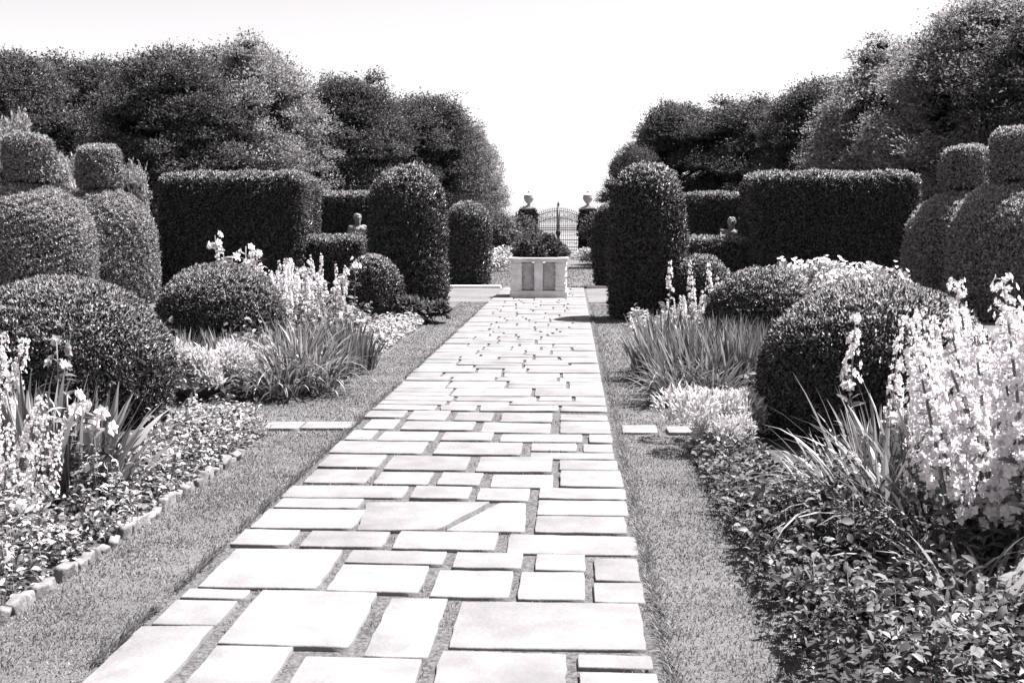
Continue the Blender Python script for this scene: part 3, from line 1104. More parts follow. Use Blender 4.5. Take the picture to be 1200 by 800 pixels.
def gate():
    base = grd(654, 296)
    Yg = base[1]
    ppm = F / Yg
    cx = at(654, 296, Yg)[0]
    hw = 26 / ppm
    topz = at(654, 247, Yg)[2]
    for s, lab in ((-1, 'left ivy clad gate pier with flat stone cap'), (1, 'right ivy clad gate pier with flat stone cap')):
        t = thing('gate_pier', lab, 'gate pier', (cx + s * (hw + .42), Yg, 0), 0, 'gate piers')
        capz = at(600, 243, Yg)[2]
        b = MB()
        bevbox(b, -.29, .29, -.29, .29, 0, capz - .14, 'stonedark', .02)
        b.build('shaft', t)
        b = MB()
        bevbox(b, -.4, .4, -.4, .4, capz - .14, capz - .04, 'stonegrey', .02)
        bevbox(b, -.33, .33, -.33, .33, capz - .04, capz + .04, 'stonegrey', .02)
        b.build('cap', t)
        # urn on top
        u = thing('stone_urn', ('left' if s < 0 else 'right') + ' pale stone urn on top of the ' + ('left' if s < 0 else 'right') + ' gate pier', 'urn', (cx + s * (hw + .42), Yg, capz + .04), 0, 'urns on the gate piers')
        b = MB()
        lathe(b, [(0, 0), (.2, 0), (.2, .06), (.09, .1), (.08, .16), (.2, .28), (.29, .45), (.30, .56), (.26, .6)], 'stonegrey', seg=18)
        b.build('bowl', u, smooth=True)
        b = MB()
        lathe(b, [(.28, .6), (.3, .63), (.22, .70), (.1, .78), (.05, .82), (.07, .86), (.05, .91), (0, .93)], 'stonegrey', seg=18)
        b.build('lid', u, smooth=True)
        # ivy
        rng = np.random.default_rng(50 + s)
        c = MB()
        hx, hy = .34, .4
        P, N = rbox_surface(hx, hy, capz - .2, .2, 6000, rng)
        P[:, 0] += np.where(P[:, 0] * s > 0, s * (.8 if s < 0 else .3) * (1 - P[:, 2] / capz), 0)
        leaves(c, P + N * (rng.normal(0, .06, 6000) + .07 * wob(P, .7, 3))[:, None], N * .5 + rng.standard_normal(P.shape) * .6, .16, .11, rng, 'ivy')
        o = c.build('ivy')
        o.location = (cx + s * (hw + .42), Yg, 0)
        tag(o, 'dark ivy thick over the ' + ('left' if s < 0 else 'right') + ' gate pier', 'ivy', 'ivy on the gate piers')
    t = thing('iron_gate', 'double wrought iron gate with arched top between two piers', 'gate', (cx, Yg, 0))
    arch = lambda x: topz - .36 * (x / hw) ** 2
    for s in (-1, 1):
        fr = MB()
        x0, x1 = s * .05, s * (hw - .06)
        tube(fr, [(x1, 0, .08), (x1, 0, arch(x1) + .15)], .035, 'iron', 6)
        tube(fr, [(x0, 0, .08), (x0, 0, arch(x0))], .03, 'iron', 6)
        xs = np.linspace(x0, x1, 12)
        tube(fr, [(x, 0, arch(x)) for x in xs], .028, 'iron', 6)
        tube(fr, [(x, 0, arch(x) - .42) for x in xs], .022, 'iron', 6)
        for z in (.12, .3, .72, 1.3, 1.42):
            box(fr, min(x0, x1), max(x0, x1), -.02, .02, z, z + .045, 'iron')
        leaf_ = fr.build('gate_leaf', t)
        bars = MB()
        nb = 11
        for k in range(nb):
            x = x0 + (x1 - x0) * (k + .5) / nb
            tube(bars, [(x, 0, .12), (x, 0, arch(x) + .06 + .1 * (k % 2))], .014, 'iron', 5)
            lathe(bars, [(0.0, arch(x) + .06), (.035, arch(x) + .1), (0.0, arch(x) + .24)], 'iron', (x, 0, 0), 5)
            for z in (.5, .95, 1.5):
                lathe(bars, [(.0, z), (.04, z + .06), (0, z + .16)], 'iron', (x, 0, 0), 5)
        bars.build('bars', leaf_)
        sc_ = MB()
        for k in range(4):
            x = x0 + (x1 - x0) * (k + .5) / 4
            a = np.linspace(0, 2 * PI, 15)
            tube(sc_, np.stack([x + .14 * np.cos(a), 0 * a, arch(x) - .21 + .14 * np.sin(a)], 1), .012, 'iron', 4)
            tube(sc_, np.stack([x + .1 * np.cos(a) * (1 - a / 9), 0 * a, 1.95 + .16 * np.sin(a)], 1), .012, 'iron', 4)
        sc_.build('scrolls', leaf_)
    st = MB()
    tube(st, [(0, -.02, .03), (0, -.02, topz + .3)], .06, 'irondark', 8)
    lathe(st, [(0.0, topz + .28), (.09, topz + .36), (.03, topz + .46), (0, topz + .6)], 'irondark', (0, -.02, 0), 8)
    st.build('centre_post', t)
    lk = MB()
    ico(lk, (0, -.08, at(654, 273, Yg)[2]), (.16, .07, .18), 'irondark', 2)
    lk.build('lock_plate', t)
    # tiered stone ornament left of the gate
    p = grd(599, 300)
    u = thing('stone_ornament', 'small pale tiered stone ornament among dark shrubs left of the gate', 'garden ornament', (p[0], p[1], 0))
    b = MB()
    bevbox(b, -.3, .3, -.3, .3, 0, .9, 'stonegrey', .03)
    b.build('pedestal', u)
    b = MB()
    lathe(b, [(0, .9), (.25, .9), (.12, 1.0), (.1, 1.1), (.52, 1.22), (.55, 1.28), (.3, 1.34), (.12, 1.4), (.1, 1.5), (.2, 1.56), (.12, 1.66), (.06, 1.9), (0, 2.0)], 'bust', seg=18)
    b.build('tiers', u, smooth=True)
    return cx, Yg


GX, GY = gate()


def bust(px, top, bot, Y, turn, label, robe):
    p1, p0 = at(px, top, Y), at(px, bot, Y)
    h = p1[2] - p0[2]
    k = h / 0.62
    t = thing('stone_bust', label, 'bust', (p0[0], Y, p0[2]), turn, 'marble busts in front of the low hedges')
    mb = MB()
    # -Y is the face side
    hd = -.045
    ico(mb, (0, 0, .50 + hd), (.085, .105, .125), 'bust', 3)
    ico(mb, (0, -.03, .44 + hd), (.062, .075, .075), 'bust', 2)
    ico(mb, (0, -.112, .485 + hd), (.014, .022, .03), 'bust', 2)
    ico(mb, (0, -.095, .525 + hd), (.06, .02, .012), 'bust', 2)
    ico(mb, (0, -.10, .435 + hd), (.028, .014, .01), 'bust', 2)
    ico(mb, (0, -.092, .40 + hd), (.03, .025, .022), 'bust', 2)
    for s in (-1, 1):
        ico(mb, (s * .088, .01, .49 + hd), (.014, .024, .034), 'bust', 2)
        ico(mb, (s * .15, 0.01, .21), (.10, .095, .10), 'bust', 2)
        ico(mb, (s * .07, -.05, .19), (.10, .085, .09), 'bust', 2)
        ico(mb, (s * .21, .01, .13), (.07, .075, .10), 'bust', 2)
    tube(mb, [(0, .02, .2), (0, .01, .3), (0, -.01, .40)], [.1, .07, .062], 'bust', 12)
    ico(mb, (0, 0, .15), (.2, .11, .14), 'bust', 2)
    for i in range(26):          # curls
        a, e = i * 2.4, .15 + .85 * (i / 26)
        x, y = .085 * math.cos(a) * math.sqrt(1 - (e - .1) ** 2), .105 * math.sin(a) * math.sqrt(1 - (e - .1) ** 2)
        if y > -.07 or e > .6:
            ico(mb, (x, y + .012, .50 + hd + .115 * e), (.026, .026, .022), 'bust', 1)
    if robe:
        for i in range(6):
            a = np.linspace(-.5, 2.2, 10)
            tube(mb, np.stack([-.2 + .13 * a + .01 * i, -.13 + .03 * np.abs(a - .8), .30 - .03 * i - .07 * np.sin(a + .3)], 1), .018, 'bust', 6)
    tmp = bpy.data.objects.new('tmp', mb.mesh('figure'))
    COL.objects.link(tmp)
    rm = tmp.modifiers.new('r', 'REMESH')
    rm.mode = 'VOXEL'
    rm.voxel_size = 0.0085
    sm = tmp.modifiers.new('s', 'SMOOTH')
    sm.iterations = 3
    dg = bpy.context.evaluated_depsgraph_get()
    me = bpy.data.meshes.new_from_object(tmp.evaluated_get(dg))
    bpy.data.objects.remove(tmp)
    me.materials.clear()
    me.materials.append(MT['bust'])
    me.polygons.foreach_set('use_smooth', np.ones(len(me.polygons), dtype=bool))
    o = put('figure', me, t, s=(k, k, k))
    b = MB()
    lathe(b, [(0, -.12), (.14, -.12), (.14, -.08), (.07, -.03), (.08, .06)], 'bust', seg=16)
    put('socle', b.mesh('socle', True), t, s=(k, k, k))
    ped = thing('stone_pedestal', 'stone pedestal hidden behind the low hedge under the ' + ('left' if px < 600 else 'right') + ' bust', 'pedestal', (p0[0], Y, 0), turn, 'pedestals of the busts')
    zt = p0[2] - .12 * k
    b = MB()
    bevbox(b, -.2, .2, -.2, .2, 0, .14, 'stonegrey', .01)
    bevbox(b, -.15, .15, -.15, .15, .14, zt - .07, 'stonegrey', .01)
    bevbox(b, -.2, .2, -.2, .2, zt - .07, zt, 'stonegrey', .01)
    b.build('shaft', ped)


bust(419.5, 248, 278, 29.0, R(32), 'pale marble bust of a bald man turned to the right against dark hedge', False)
bust(857, 252, 284, 29.0, R(-14), 'grey draped marble bust in front of the right low hedge', True)


# ------------------------------------------------------------------ border plants
def floret(mb, P, D, size, rng, m, petals=5):
    """small open flowers: a ring of petals round each direction D"""
    n = len(P)
    D = norm(D)
    ref = norm(rng.standard_normal((n, 3)))
    s = norm(np.cross(D, ref))
    t = np.cross(D, s)
    size = np.broadcast_to(size, (n,))
    for k in range(petals):
        a = 2 * PI * k / petals
        e = s * math.cos(a) + t * math.sin(a)
        leaves(mb, P, e * 0.85 + D * 0.45, size, size * 0.75, rng, m, 0.12, roll=D)


def spire_plant(seed, stems, h, spread, fl, spike, m='petal', leafm='stalk', leaf=0.10, dens=1.0, wide=1.0):
    """returns list of (part name, mesh): stems, leaves, one flower spike per stem"""
    rng = np.random.default_rng(seed)
    st, lv = MB(), MB()
    parts = []
    for i in range(stems):
        a = rng.uniform(0, 6.28)
        r0 = spread * rng.uniform(0.1, 0.5)
        b = np.array([r0 * math.cos(a), r0 * math.sin(a), 0.0])
        hh = h * rng.uniform(0.82, 1.05)
        tip = b + np.array([math.cos(a) * spread * .35 + rng.normal(0, .05), math.sin(a) * spread * .35 + rng.normal(0, .05), hh])
        pts = np.array([b * (1 - t) + tip * t + np.array([0, 0, 0.03 * math.sin(t * 3)]) for t in np.linspace(0, 1, 7)])
        tube(st, pts, np.linspace(.006, .003, 7), leafm, 5)
        nl = int(22 * hh)
        t = rng.uniform(0.03, 1 - spike * .8, nl)
        P = b + (tip - b) * t[:, None]
        az = rng.uniform(0, 6.28, nl)
        D = np.stack([np.cos(az), np.sin(az), rng.uniform(-.1, .9, nl)], 1)
        leaves(lv, P, D, leaf * (1.2 - .5 * t), leaf * .3, rng, leafm, .15, roll=np.array([0, 0, 1.0]))
        fb = MB()
        nf = int(46 * spike * h / 0.5 * dens)
        t = 1 - spike * rng.uniform(0, 1, nf)
        P = b + (tip - b) * t[:, None]
        az = rng.uniform(0, 6.28, nf)
        k = (1 - t) / spike
        D = np.stack([np.cos(az), np.sin(az), rng.uniform(-.2, .5, nf)], 1)
        P = P + D * (fl * wide * (.5 + .9 * k) * rng.uniform(.5, 1.2, nf))[:, None]
        A = b + (tip - b) * t[:, None]
        leaves(fb, A, P - A, np.linalg.norm(P - A, axis=1) * 1.1, .004, rng, leafm)
        tube(fb, [b + (tip - b) * q for q in (1 - spike, 1 - spike / 2, 1.0)], [.005, .004, .003], leafm, 4)
        floret(fb, P, D, fl * (.6 + .5 * k), rng, m)
        parts.append(('flower_spike', fb.mesh('flower_spike')))
    return [('stems', st.mesh('stems')), ('leaves', lv.mesh('leaves'))] + parts


def lily_plant(seed, stems, h, spread, bl, m='petal'):
    rng = np.random.default_rng(seed)
    st, lv = MB(), MB()
    parts = []
    for i in range(stems):
        a = rng.uniform(0, 6.28)
        b = np.array([math.cos(a), math.sin(a), 0]) * spread * rng.uniform(.05, .4)
        hh = h * rng.uniform(.8, 1.05)
        tip = b * 1.5 + np.array([rng.normal(0, .05), rng.normal(0, .05), hh])
        tube(st, [b * (1 - t) + tip * t for t in np.linspace(0, 1, 5)], np.linspace(.007, .004, 5), 'stalk', 5)
        nl = 34
        t = rng.uniform(.05, .92, nl)
        az = rng.uniform(0, 6.28, nl)
        leaves(lv, b + (tip - b) * t[:, None], np.stack([np.cos(az), np.sin(az), rng.uniform(-.2, .7, nl)], 1), .13, .028, rng, 'stalk', .15, roll=np.array([0, 0, 1.0]))
        for k in range(rng.integers(3, 7)):
            fb = MB()
            az = rng.uniform(0, 6.28)
            D = np.array([[math.cos(az), math.sin(az), rng.uniform(-.1, .5)]])
            P = tip - np.array([0, 0, rng.uniform(0, .22)]) + D[0] * .06
            floret(fb, P[None], D + .2, bl, rng, m, 6)
            floret(fb, P[None] - D * bl * .25, D, bl * .8, rng, m, 6)
            parts.append(('bloom', fb.mesh('bloom')))
    return [('stems', st.mesh('stems')), ('leaves', lv.mesh('leaves'))] + parts


def blade_clump(seed, n, L, W, rad, lean, bend, m, name='blades'):
    rng = np.random.default_rng(seed)
    mb = MB()
    a = rng.uniform(0, 6.28, n)
    r = rad * np.sqrt(rng.random(n))
    p = np.stack([r * np.cos(a), r * np.sin(a), np.zeros(n)], 1)
    az = a + rng.normal(0, .5, n)
    blades(mb, p, az, L * rng.uniform(.55, 1.12, n), W * rng.uniform(.7, 1.25, n), lean * (r / rad) * rng.uniform(.3, 1.4, n), bend * rng.uniform(.2, 1.3, n) * (0.3 + 0.7 * r / rad), m, rng, 7)
    return mb.mesh(name)


def mound(seed, n, rx, rz, L, W, m, up=.5, fold=.18, flowers=0, fm='petal', fs=.02, lumps=9):
    """a rounded leafy plant"""
    rng = np.random.default_rng(seed)
    mb = MB()
    c = np.stack([rng.normal(0, .45, lumps) * rx, rng.normal(0, .45, lumps) * rx, rng.uniform(.2, .65, lumps) * rz], 1)
    rr = rng.uniform(.3, .5, lumps)
    k = rng.integers(0, lumps, n)
    u = norm(rng.standard_normal((n, 3)))
    u[:, 2] = np.abs(u[:, 2]) * .9 - .12
    P = c[k] + u * (rr[k] * rng.uniform(.45, 1, n) ** .5)[:, None] * np.array([rx, rx, rz])
    P[:, 2] = np.maximum(P[:, 2], .01)
    D = u * .7 + rng.standard_normal((n, 3)) * .45 + np.array([0, 0, up])
    leaves(mb, P, D, L * rng.uniform(.6, 1.3, n), W * rng.uniform(.6, 1.3, n), rng, m, fold, roll=np.array([0, 0, 1.0]) + u * .6)
    if flowers:
        k = rng.integers(0, lumps, flowers)
        u = norm(rng.standard_normal((flowers, 3)))
        u[:, 2] = np.abs(u[:, 2])
        P = c[k] + u * rr[k][:, None] * np.array([rx, rx, rz]) * 1.06
        floret(mb, P, u + np.array([0, 0, .4]), fs, rng, fm)
    for i in range(lumps):
        tube(mb, [(0, 0, 0), c[i] * np.array([.5, .5, .6]), c[i]], [.006, .005, .002], 'stalk', 4)
    return mb.mesh('foliage')


def plant(name, parts, label, cat, loc, rz=0, s=1.0, group=None):
    t = thing(name, label, cat, loc, rz, group)
    t.scale = (s, s, s)
    for (nm, me) in parts:
        put(nm, me, t)
    return t


def scatter(name, variants, label, cat, group, pts, rng, smin=.85, smax=1.15):
    """place copies of the prepared plants; pts = (X, Y, height scale)"""
    protos = {}
    for i, (x, y, hs) in enumerate(pts):
        v = i % len(variants)
        lab = label[i] if isinstance(label, list) else label
        s = hs * rng.uniform(smin, smax)
        if v not in protos:
            protos[v] = plant(name, variants[v], lab, cat, (x, y, .04), rng.uniform(0, 6.28), s, group)
        else:
            dup(protos[v], (x, y, .04), rng.uniform(0, 6.28), s, lab, group)


rng = np.random.default_rng(2024)


def cover(name, label, zones, dens, L, W, hgt, m, seed, fold=.2, m2=None, frac=0.0, L2=None):
    """a continuous carpet of low leafy bedding plants"""
    r = np.random.default_rng(seed)
    mb = MB()
    for (x0, x1, y0, y1, hs) in zones:
        n = int((x1 - x0) * (y1 - y0) * dens)
        p = np.stack([r.uniform(x0, x1, n), r.uniform(y0, y1, n), np.zeros(n)], 1)
        top = hgt * hs * (.62 + .3 * wob(p, .42, seed) + .18 * wob(p, .17, seed + 1))
        ed = np.minimum.reduce([p[:, 0] - x0, x1 - p[:, 0]]) / .18
        top = np.maximum(top, .07) * np.clip(.6 + ed, 0, 1)
        keep = r.random(n) < np.clip(.78 + .45 * wob(p, .3, seed + 7), .12, 1)
        p, top = p[keep], top[keep]
        n = len(p)
        e2 = np.clip(np.minimum(p[:, 0] - x0, x1 - p[:, 0]) / .25, 0, 1)
        p[:, 2] = .02 + top * r.uniform(.05 + .2 * e2, 1, n) ** (1.1 - .6 * e2)
        D = np.concatenate([r.normal(0, .75, (n, 2)), r.uniform(-.15, .8, (n, 1))], 1)
        s = r.uniform(.55, 1.35, n)
        if m2:
            q = r.random(n) < frac
            leaves(mb, p[q], D[q], (L2 or L) * s[q], W * s[q], r, m2, fold, roll=np.array([0, 0, 1.0]))
            p, D, s = p[~q], D[~q], s[~q]
        leaves(mb, p, D, L * s, W * s, r, m, fold, roll=np.array([0, 0, 1.0]))
        k = r.integers(0, len(p), len(p) // 9)
        for j in range(0, len(k), 3):
            q = p[k[j]]
            tube(mb, [(q[0], q[1], .02), (q[0] + .01, q[1], q[2] * .6), q], [.0025, .002, .001], 'stalk', 3)
    return tag(mb.build(name), label, 'ground cover', kind='stuff')


# --- left front bed
cover('bedding_plants', 'pale small leaved bedding plants filling the left front border behind the kerb',
      [(-4.6, BL - .0, 2.4, 5.6, 1.0), (-4.4, BL - .5, 5.6, 7.6, .36), (BL - .5, BL + .02, 5.6, 8.6, .85)], 4800, .038, .021, .46, 'cover', 61, m2='petalgrey', frac=.10, L2=.04)
# --- right front bed
cover('bedding_plants', 'dark leaved bedding plants filling the right front border',
      [(BR - .04, 2.9, 2.4, 5.6, 1.1), (BR - .03, BR + .45, 5.6, 7.9, .7), (BR + .45, 2.6, 5.6, 7.3, .42)], 3800, .046, .022, .38, 'coverdark', 62, m2='big', frac=.10, L2=.045)

# --- left front: iris clump and white flowers in front of the big dome
irisA = blade_clump(201, 120, .56, .026, .2, .35, .4, 'iris')
irisB = blade_clump(202, 110, .50, .026, .22, .4, .5, 'iris')
irisC = blade_clump(203, 60, .50, .034, .15, .55, 1.1, 'lily')
dayA = blade_clump(204, 150, .80, .020, .20, .7, 2.0, 'lily')
dayB = blade_clump(205, 190, .52, .020, .22, .7, 2.2, 'lily')
for (px, py, Y, me, s, lab) in [
        (28, 480, 6.3, irisA, 1.3, 'pale iris clump at the left edge before the big left dome'),
        (62, 500, 6.2, irisB, 1.3, 'second pale iris clump before the big left dome, beside the left edge one'),
        (108, 520, 6.3, irisC, 1.25, 'dark broad bladed iris clump against the right half of the big left dome')]:
    p = at(px, py, Y)
    o = put('iris_clump', me, None, (p[0], Y, .04), px * .3, (s, s, s))
    tag(o, lab, 'iris', 'iris clumps in the left front border')

LV = [lily_plant(301, 3, 1.0, .3, .05), lily_plant(302, 2, 1.1, .25, .052), lily_plant(303, 4, .95, .36, .045)]
SV = [spire_plant(311, 3, 1.1, .25, .030, .42), spire_plant(312, 2, 1.2, .2, .032, .5), spire_plant(313, 4, 1.0, .3, .028, .4)]
BV = [spire_plant(321, 6, 1.05, .75, .025, .66, dens=2.4, wide=2.6), spire_plant(322, 7, 1.0, .8, .027, .68, dens=2.3, wide=2.4), spire_plant(323, 6, 1.08, .7, .024, .6, dens=2.2, wide=2.8)]
TV = [spire_plant(331, 1, 1.3, .1, .034, .38, dens=.9), spire_plant(332, 1, 1.25, .1, .03, .45, dens=.9)]


def spots(lst):
    """(top pixel x, top pixel y, Y) -> (X, Y, height)"""
    o = []
    for (px, py, Y) in lst:
        p = at(px, py, Y)
        o.append((p[0], Y, p[2]))
    return o


LS = [lily_plant(305, 1, 1.0, .1, .045, 'petalgrey'), lily_plant(306, 2, .7, .3, .05)]
scatter('white_lily', LS, ['thin stemmed faded lily standing before the big left dome', 'low white lily between the left iris clumps'],
        'lily', 'lilies in the left front border', [(x, y, h / k) for (x, y, h), k in zip(spots([(64, 392, 6.8), (86, 462, 6.0)]), (1.0, .7))], rng, 1, 1)
scatter('white_phlox', BV, ['white flowering plant cut by the left picture edge before the big dome', 'low white flowering plant at the left picture edge among bedding', 'white flowering plant low beside the leftmost iris clump'],
        'flower', 'white flowers at the left edge', [(x, y, h / 1.05) for x, y, h in spots([(-40, 385, 6.6), (-30, 452, 5.6), (-12, 515, 5.2)])], rng, 1, 1)

# --- left second bed
cover('bedding_plants', 'low white flowered edging along the left far border', [(BL - .75, BL - .05, 13.2, 19.6, .8)], 1300, .06, .04, .3, 'petalgrey', 63, m2='cover', frac=.45)
cover('bedding_plants', 'mixed low greenery between domes and lilies in the left far border', [(-5.6, BL - .6, 9.9, 20.5, 1.0)], 420, .10, .05, .42, 'cover', 64, m2='coverdark', frac=.4)
silv = [mound(401, 2200, .38, .5, .075, .018, 'silver', .9, .1), mound(402, 2200, .36, .46, .07, .018, 'silver', .9, .1)]
for (px, Y, s, v, lab) in [(222, 10.3, 1.05, 0, 'silvery feathery plant beside the big left dome, leftmost of three'),
                           (258, 10.5, 1.08, 1, 'silvery feathery plant in the middle of three before the dark left dome'),
                           (292, 10.9, 1.0, 0, 'silvery feathery plant touching the dark daylily clump at left')]:
    p = at(px, 480, Y)
    tag(put('silver_plant', silv[v], None, (p[0], Y, .03), px, (s, s, s)), lab, 'plant', 'silver plants in the left border')
for i, (px, Y) in enumerate([(215, 11.6), (238, 11.8), (268, 11.7), (300, 11.8), (322, 11.7), (346, 11.9), (372, 12.1), (396, 12.6), (345, 11.0), (372, 11.3), (410, 13.0), (318, 11.2), (396, 11.6), (420, 12.4), (330, 12.4), (360, 12.8), (386, 13.2)]):
    p = at(px, 470, Y)
    me = [irisA, irisB][i % 2]
    tag(put('iris_clump', me, None, (p[0], Y, .04), i * 1.3, (.9,) * 3), 'upright iris clump in the spiky band before the dark left dome', 'iris', 'iris band in the left far border')
for (px, Y, s, me, lab) in [(330, 10.45, 1.0, dayB, 'arching daylily clump with dark base at the left lawn gap'),
                            (372, 10.75, .95, dayB, 'arching daylily clump nearest the path at the left lawn gap'),
                            (352, 10.9, 1.0, dayA, 'taller arching daylily clump behind the pair at the left lawn gap')]:
    p = at(px, 480, Y)
    tag(put('daylily_clump', me, None, (p[0], Y, .04), px, (s,) * 3), lab, 'daylily', 'daylilies at the left lawn gap')
L2 = []
for i in range(34):
    t = rng.uniform(0, 1)
    L2.append((305 + 112 * t + rng.normal(0, 6), 302 + rng.uniform(0, 58) + 10 * t, rng.uniform(14.4, 18.8)))
scatter('white_lily', LV[:2] + SV, 'white lily or spire in the dense flowering drift between two left domes', 'flower', 'white flower drift in the left far border', [(x, y, h / 1.05) for x, y, h in spots(L2)], rng, .95, 1.05)
scatter('white_lily', LV, ['tallest white lily above the dark left dome', 'white lily above the left shoulder of the dark left dome', 'white lily nodding above the right shoulder of the dark left dome'],
        'lily', 'tall lilies behind the dark left dome', [(x, y, h / 1.05) for x, y, h in spots([(283, 275, 16.0), (260, 290, 15.8), (302, 288, 16.2)])], rng, 1, 1)
dk = mound(411, 1500, .42, .5, .12, .055, 'coverdark', .3, .2)
for (px, Y, s, lab) in [(488, 18.6, 1.0, 'dark leafy low bush at the foot of the left column'), (508, 18.9, .8, 'dark leafy low bush at foot of left column, nearest path'),
                        (462, 18.9, .9, 'dark leafy low bush between small left dome and column')]:
    p = at(px, 370, Y)
    tag(put('low_bush', dk, None, (p[0], Y, .02), px, (s,) * 3), lab, 'bush', 'dark bushes at the left column')

# --- right second bed
cover('bedding_plants', 'low pale edging along the right far border', [(BR + .05, BR + .75, 13.0, 18.6, .8)], 1100, .06, .04, .3, 'cover', 65, m2='petalgrey', frac=.3)
cover('bedding_plants', 'mixed low greenery behind the right iris band', [(BR + .6, 4.3, 9.9, 19.0, 1.0)], 420, .10, .05, .42, 'coverdark', 66, m2='cover', frac=.3)
for i, (px, Y) in enumerate([(772, 12.6), (790, 11.6), (800, 11.0), (818, 11.8), (826, 11.1), (848, 11.3), (856, 11.9), (875, 11.2), (892, 11.7), (780, 12.1), (838, 12.2), (868, 12.3), (898, 11.0), (808, 12.5), (784, 12.9), (768, 12.0), (858, 10.7), (822, 10.6), (880, 10.8)]):
    p = at(px, 470, Y)
    tag(put('iris_clump', [irisA, irisB][i % 2], None, (p[0], Y, .04), i * 1.7, (1.12,) * 3), 'upright iris clump in the spiky band before the medium right dome', 'iris', 'iris band in the right far border')
for (px, Y, s, me, lab) in [(795, 10.35, .95, dayB, 'arching daylily clump at the right lawn gap, nearest the path'),
                            (838, 10.3, .9, dayB, 'arching daylily clump at the right lawn gap beside the silver plant')]:
    p = at(px, 480, Y)
    tag(put('daylily_clump', me, None, (p[0], Y, .04), px, (s,) * 3), lab, 'daylily', 'daylilies at the right lawn gap')
scatter('white_spire', TV, ['slim white spire nearest the right column', 'tallest white spire over small right dome', 'white spire right of the tallest by the small right dome', 'short white spire in front by the right column', 'thick white spire rising beside medium right dome', 'leaning white spire behind medium right dome', 'lowest white spire beside medium right dome'],
        'flower', 'white spires in the right far border', [(x, y, h / 1.3) for x, y, h in spots([(786, 296, 15.4), (816, 293, 15.8), (832, 300, 15.6), (808, 318, 15.0), (840, 318, 15.3), (848, 305, 16.6), (822, 335, 14.8)])], rng, 1, 1)
scatter('white_lily', SV, 'leafy white flower beside the spires left of the medium right dome', 'flower', 'leafy white flowers by the right column',
        [(x, y, h / 1.15) for x, y, h in spots([(792, 345, 15.2), (806, 350, 14.6), (825, 352, 15), (836, 345, 15.6)])], rng, 1, 1)
pale = mound(421, 2600, .75, .9, .09, .05, 'shrubpale', .5, .15, 260, 'petal', .045, 14)
for (px, top, Y, s, lab) in [(952, 298, 18.5, 1.0, 'pale flowering shrub behind the medium right dome'), (1020, 304, 18.0, .9, 'pale flowering shrub before the big right hedge, right of the other'),
                             (985, 312, 17.2, .7, 'small pale flowering shrub between two larger ones at right')]:
    p = at(px, top, Y)
    tag(put('pale_shrub', pale, None, (p[0], Y, 0), px, (s, s, p[2] / .92)), lab, 'shrub', 'pale shrubs before the big right hedge')

# --- right front bed
feath = mound(431, 2400, .36, .42, .07, .016, 'silver', 1.0, .1)
for (px, Y, s, lab) in [(852, 8.35, 1.0, 'pale feathery plant at the corner of the right front border'), (885, 8.6, .9, 'pale feathery plant touching the big right dome'),
                        (838, 8.0, .7, 'small pale feathery plant spilling on the right lawn strip')]:
    p = at(px, 520, Y)
    tag(put('silver_plant', feath, None, (p[0], Y, .02), px, (s,) * 3), lab, 'plant', 'silver plants in the right border')
for (px, py, Y, s, me, lab) in [(1030, 600, 5.7, 1.0, dayA, 'large arching daylily clump before the big right dome'),
                                (985, 590, 6.1, .9, dayB, 'arching daylily clump left of the large one before the right dome'),
                                (1085, 600, 5.4, 1.0, dayA, 'arching daylily clump under the white flowers at right'),
                                (1050, 560, 6.3, 1.05, irisA, 'upright iris clump among white stalks before the big right dome')]:
    p = at(px, py, Y)
    tag(put('daylily_clump', me, None, (p[0], Y, .04), px, (s,) * 3), lab, 'daylily', 'daylilies before the big right dome')
scatter('white_spire', TV, ['white flower stalk standing clear before the big right dome', 'white flower stalk right of the first before the dome', 'short white stalk low among daylily leaves', 'thin white stalk at the top of the big right dome', 'white stalk with few flowers between dome and white drift'],
        'flower', 'white stalks before the big right dome', [(x, y, h / 1.3) for x, y, h in spots([(1000, 345, 6.3), (1036, 368, 6.1), (1068, 505, 5.3), (1090, 400, 6.4), (1104, 392, 5.9)])], rng, 1, 1)
scatter('white_lily', SV + LV[:1], 'thin leafy pale flower among the stalks between the right dome and the white mass', 'flower', 'thin pale flowers before the right dome', [(x, y, h / 1.15) for x, y, h in spots([(1062, 420, 6.2), (1096, 430, 5.7), (1122, 405, 6.0), (1080, 445, 5.5), (1130, 450, 5.2), (1112, 380, 6.6)])], rng, 1, 1)
R1 = []
for i in range(16):
    R1.append((rng.uniform(1205, 1305), rng.uniform(345, 450), rng.uniform(4.5, 6.2)))
scatter('white_phlox', BV + SV[:1], 'tall white flowering plant in the bright mass at the right edge', 'flower', 'bright white flowers at the right edge', [(x, y, h / 1.05) for x, y, h in spots(R1)], rng, .95, 1.02)
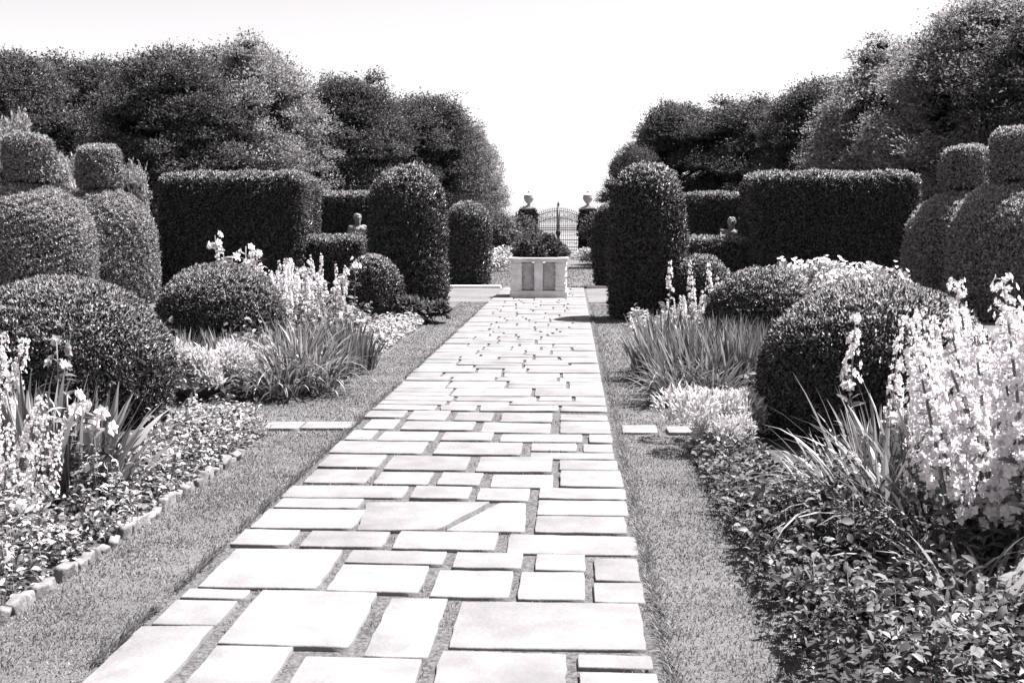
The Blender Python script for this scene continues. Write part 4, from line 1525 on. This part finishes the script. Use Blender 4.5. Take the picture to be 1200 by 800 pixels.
def broad(seed, n):
    r = np.random.default_rng(seed)
    m = MB()
    az = r.uniform(0, 6.28, n)
    rr = .16 * np.sqrt(r.random(n))
    p = np.stack([rr * np.cos(az), rr * np.sin(az), np.zeros(n)], 1)
    blades(m, p, az + r.normal(0, .4, n), r.uniform(.25, .5, n), r.uniform(.022, .045, n), r.uniform(.15, .7, n), r.uniform(.6, 2.0, n), 'big', r, 7)
    return m.mesh('foliage')


bigl = broad(441, 90)
for (px, py, Y, s, lab) in [(1120, 640, 4.7, 1.0, 'broad leaved plant under the white flowers, left of three'), (1165, 660, 4.4, 1.0, 'broad leaved plant under the white flowers at the right edge'),
                            (1190, 720, 3.9, .8, 'broad leaved plant in the bottom right corner')]:
    p = at(px, py, Y)
    tag(put('broad_leaf_plant', bigl, None, (p[0], Y, .03), px, (s,) * 3), lab, 'plant', 'broad leaved plants at the right edge')

# --- far borders by the gate walk
fp = mound(451, 1500, .9, .8, .12, .06, 'shrubpale', .5, .15, 120, 'petal', .06, 12)
dkb = mound(452, 2600, 1.0, 2.1, .16, .09, 'tree', .4, .15, lumps=16)
for (px, Y, s, me, nm, lab, gp) in [
        (592, 44, 1.0, fp, 'pale_shrub', 'low white flowering shrub left of the planter on the far lawn', 'far pale shrubs'),
        (583, 40, .7, fp, 'pale_shrub', 'low pale shrub at foot of the far left column', 'far pale shrubs'),
        (690, 47, .7, fp, 'pale_shrub', 'low white flowering shrub right of the gate walk, nearer', 'far pale shrubs'),
        (686, 54, .7, fp, 'pale_shrub', 'low white flowering shrub right of the gate walk, farther', 'far pale shrubs'),
        (582, 52, 1.0, dkb, 'far_shrub', 'grey green shrub right behind the far left column', 'far dark shrubs'),
        (572, 58, 1.2, dkb, 'far_shrub', 'taller shrub under the pale narrow tree at left', 'far dark shrubs'),
        (600, 64, 1.1, dkb, 'far_shrub', 'dark shrub behind the tiered stone ornament', 'far dark shrubs'),
        (612, 67, 1.0, dkb, 'far_shrub', 'dark shrub touching the left gate pier', 'far dark shrubs'),
        (704, 60, 1.1, dkb, 'far_shrub', 'dark shrub right of the right gate pier', 'far dark shrubs'),
        (716, 66, 1.2, dkb, 'far_shrub', 'dark shrub beyond the slim far right column', 'far dark shrubs')]:
    p = at(px, 300, Y)
    tag(put(nm, me, None, (p[0], Y, 0), px, (s,) * 3), lab, 'shrub', gp)
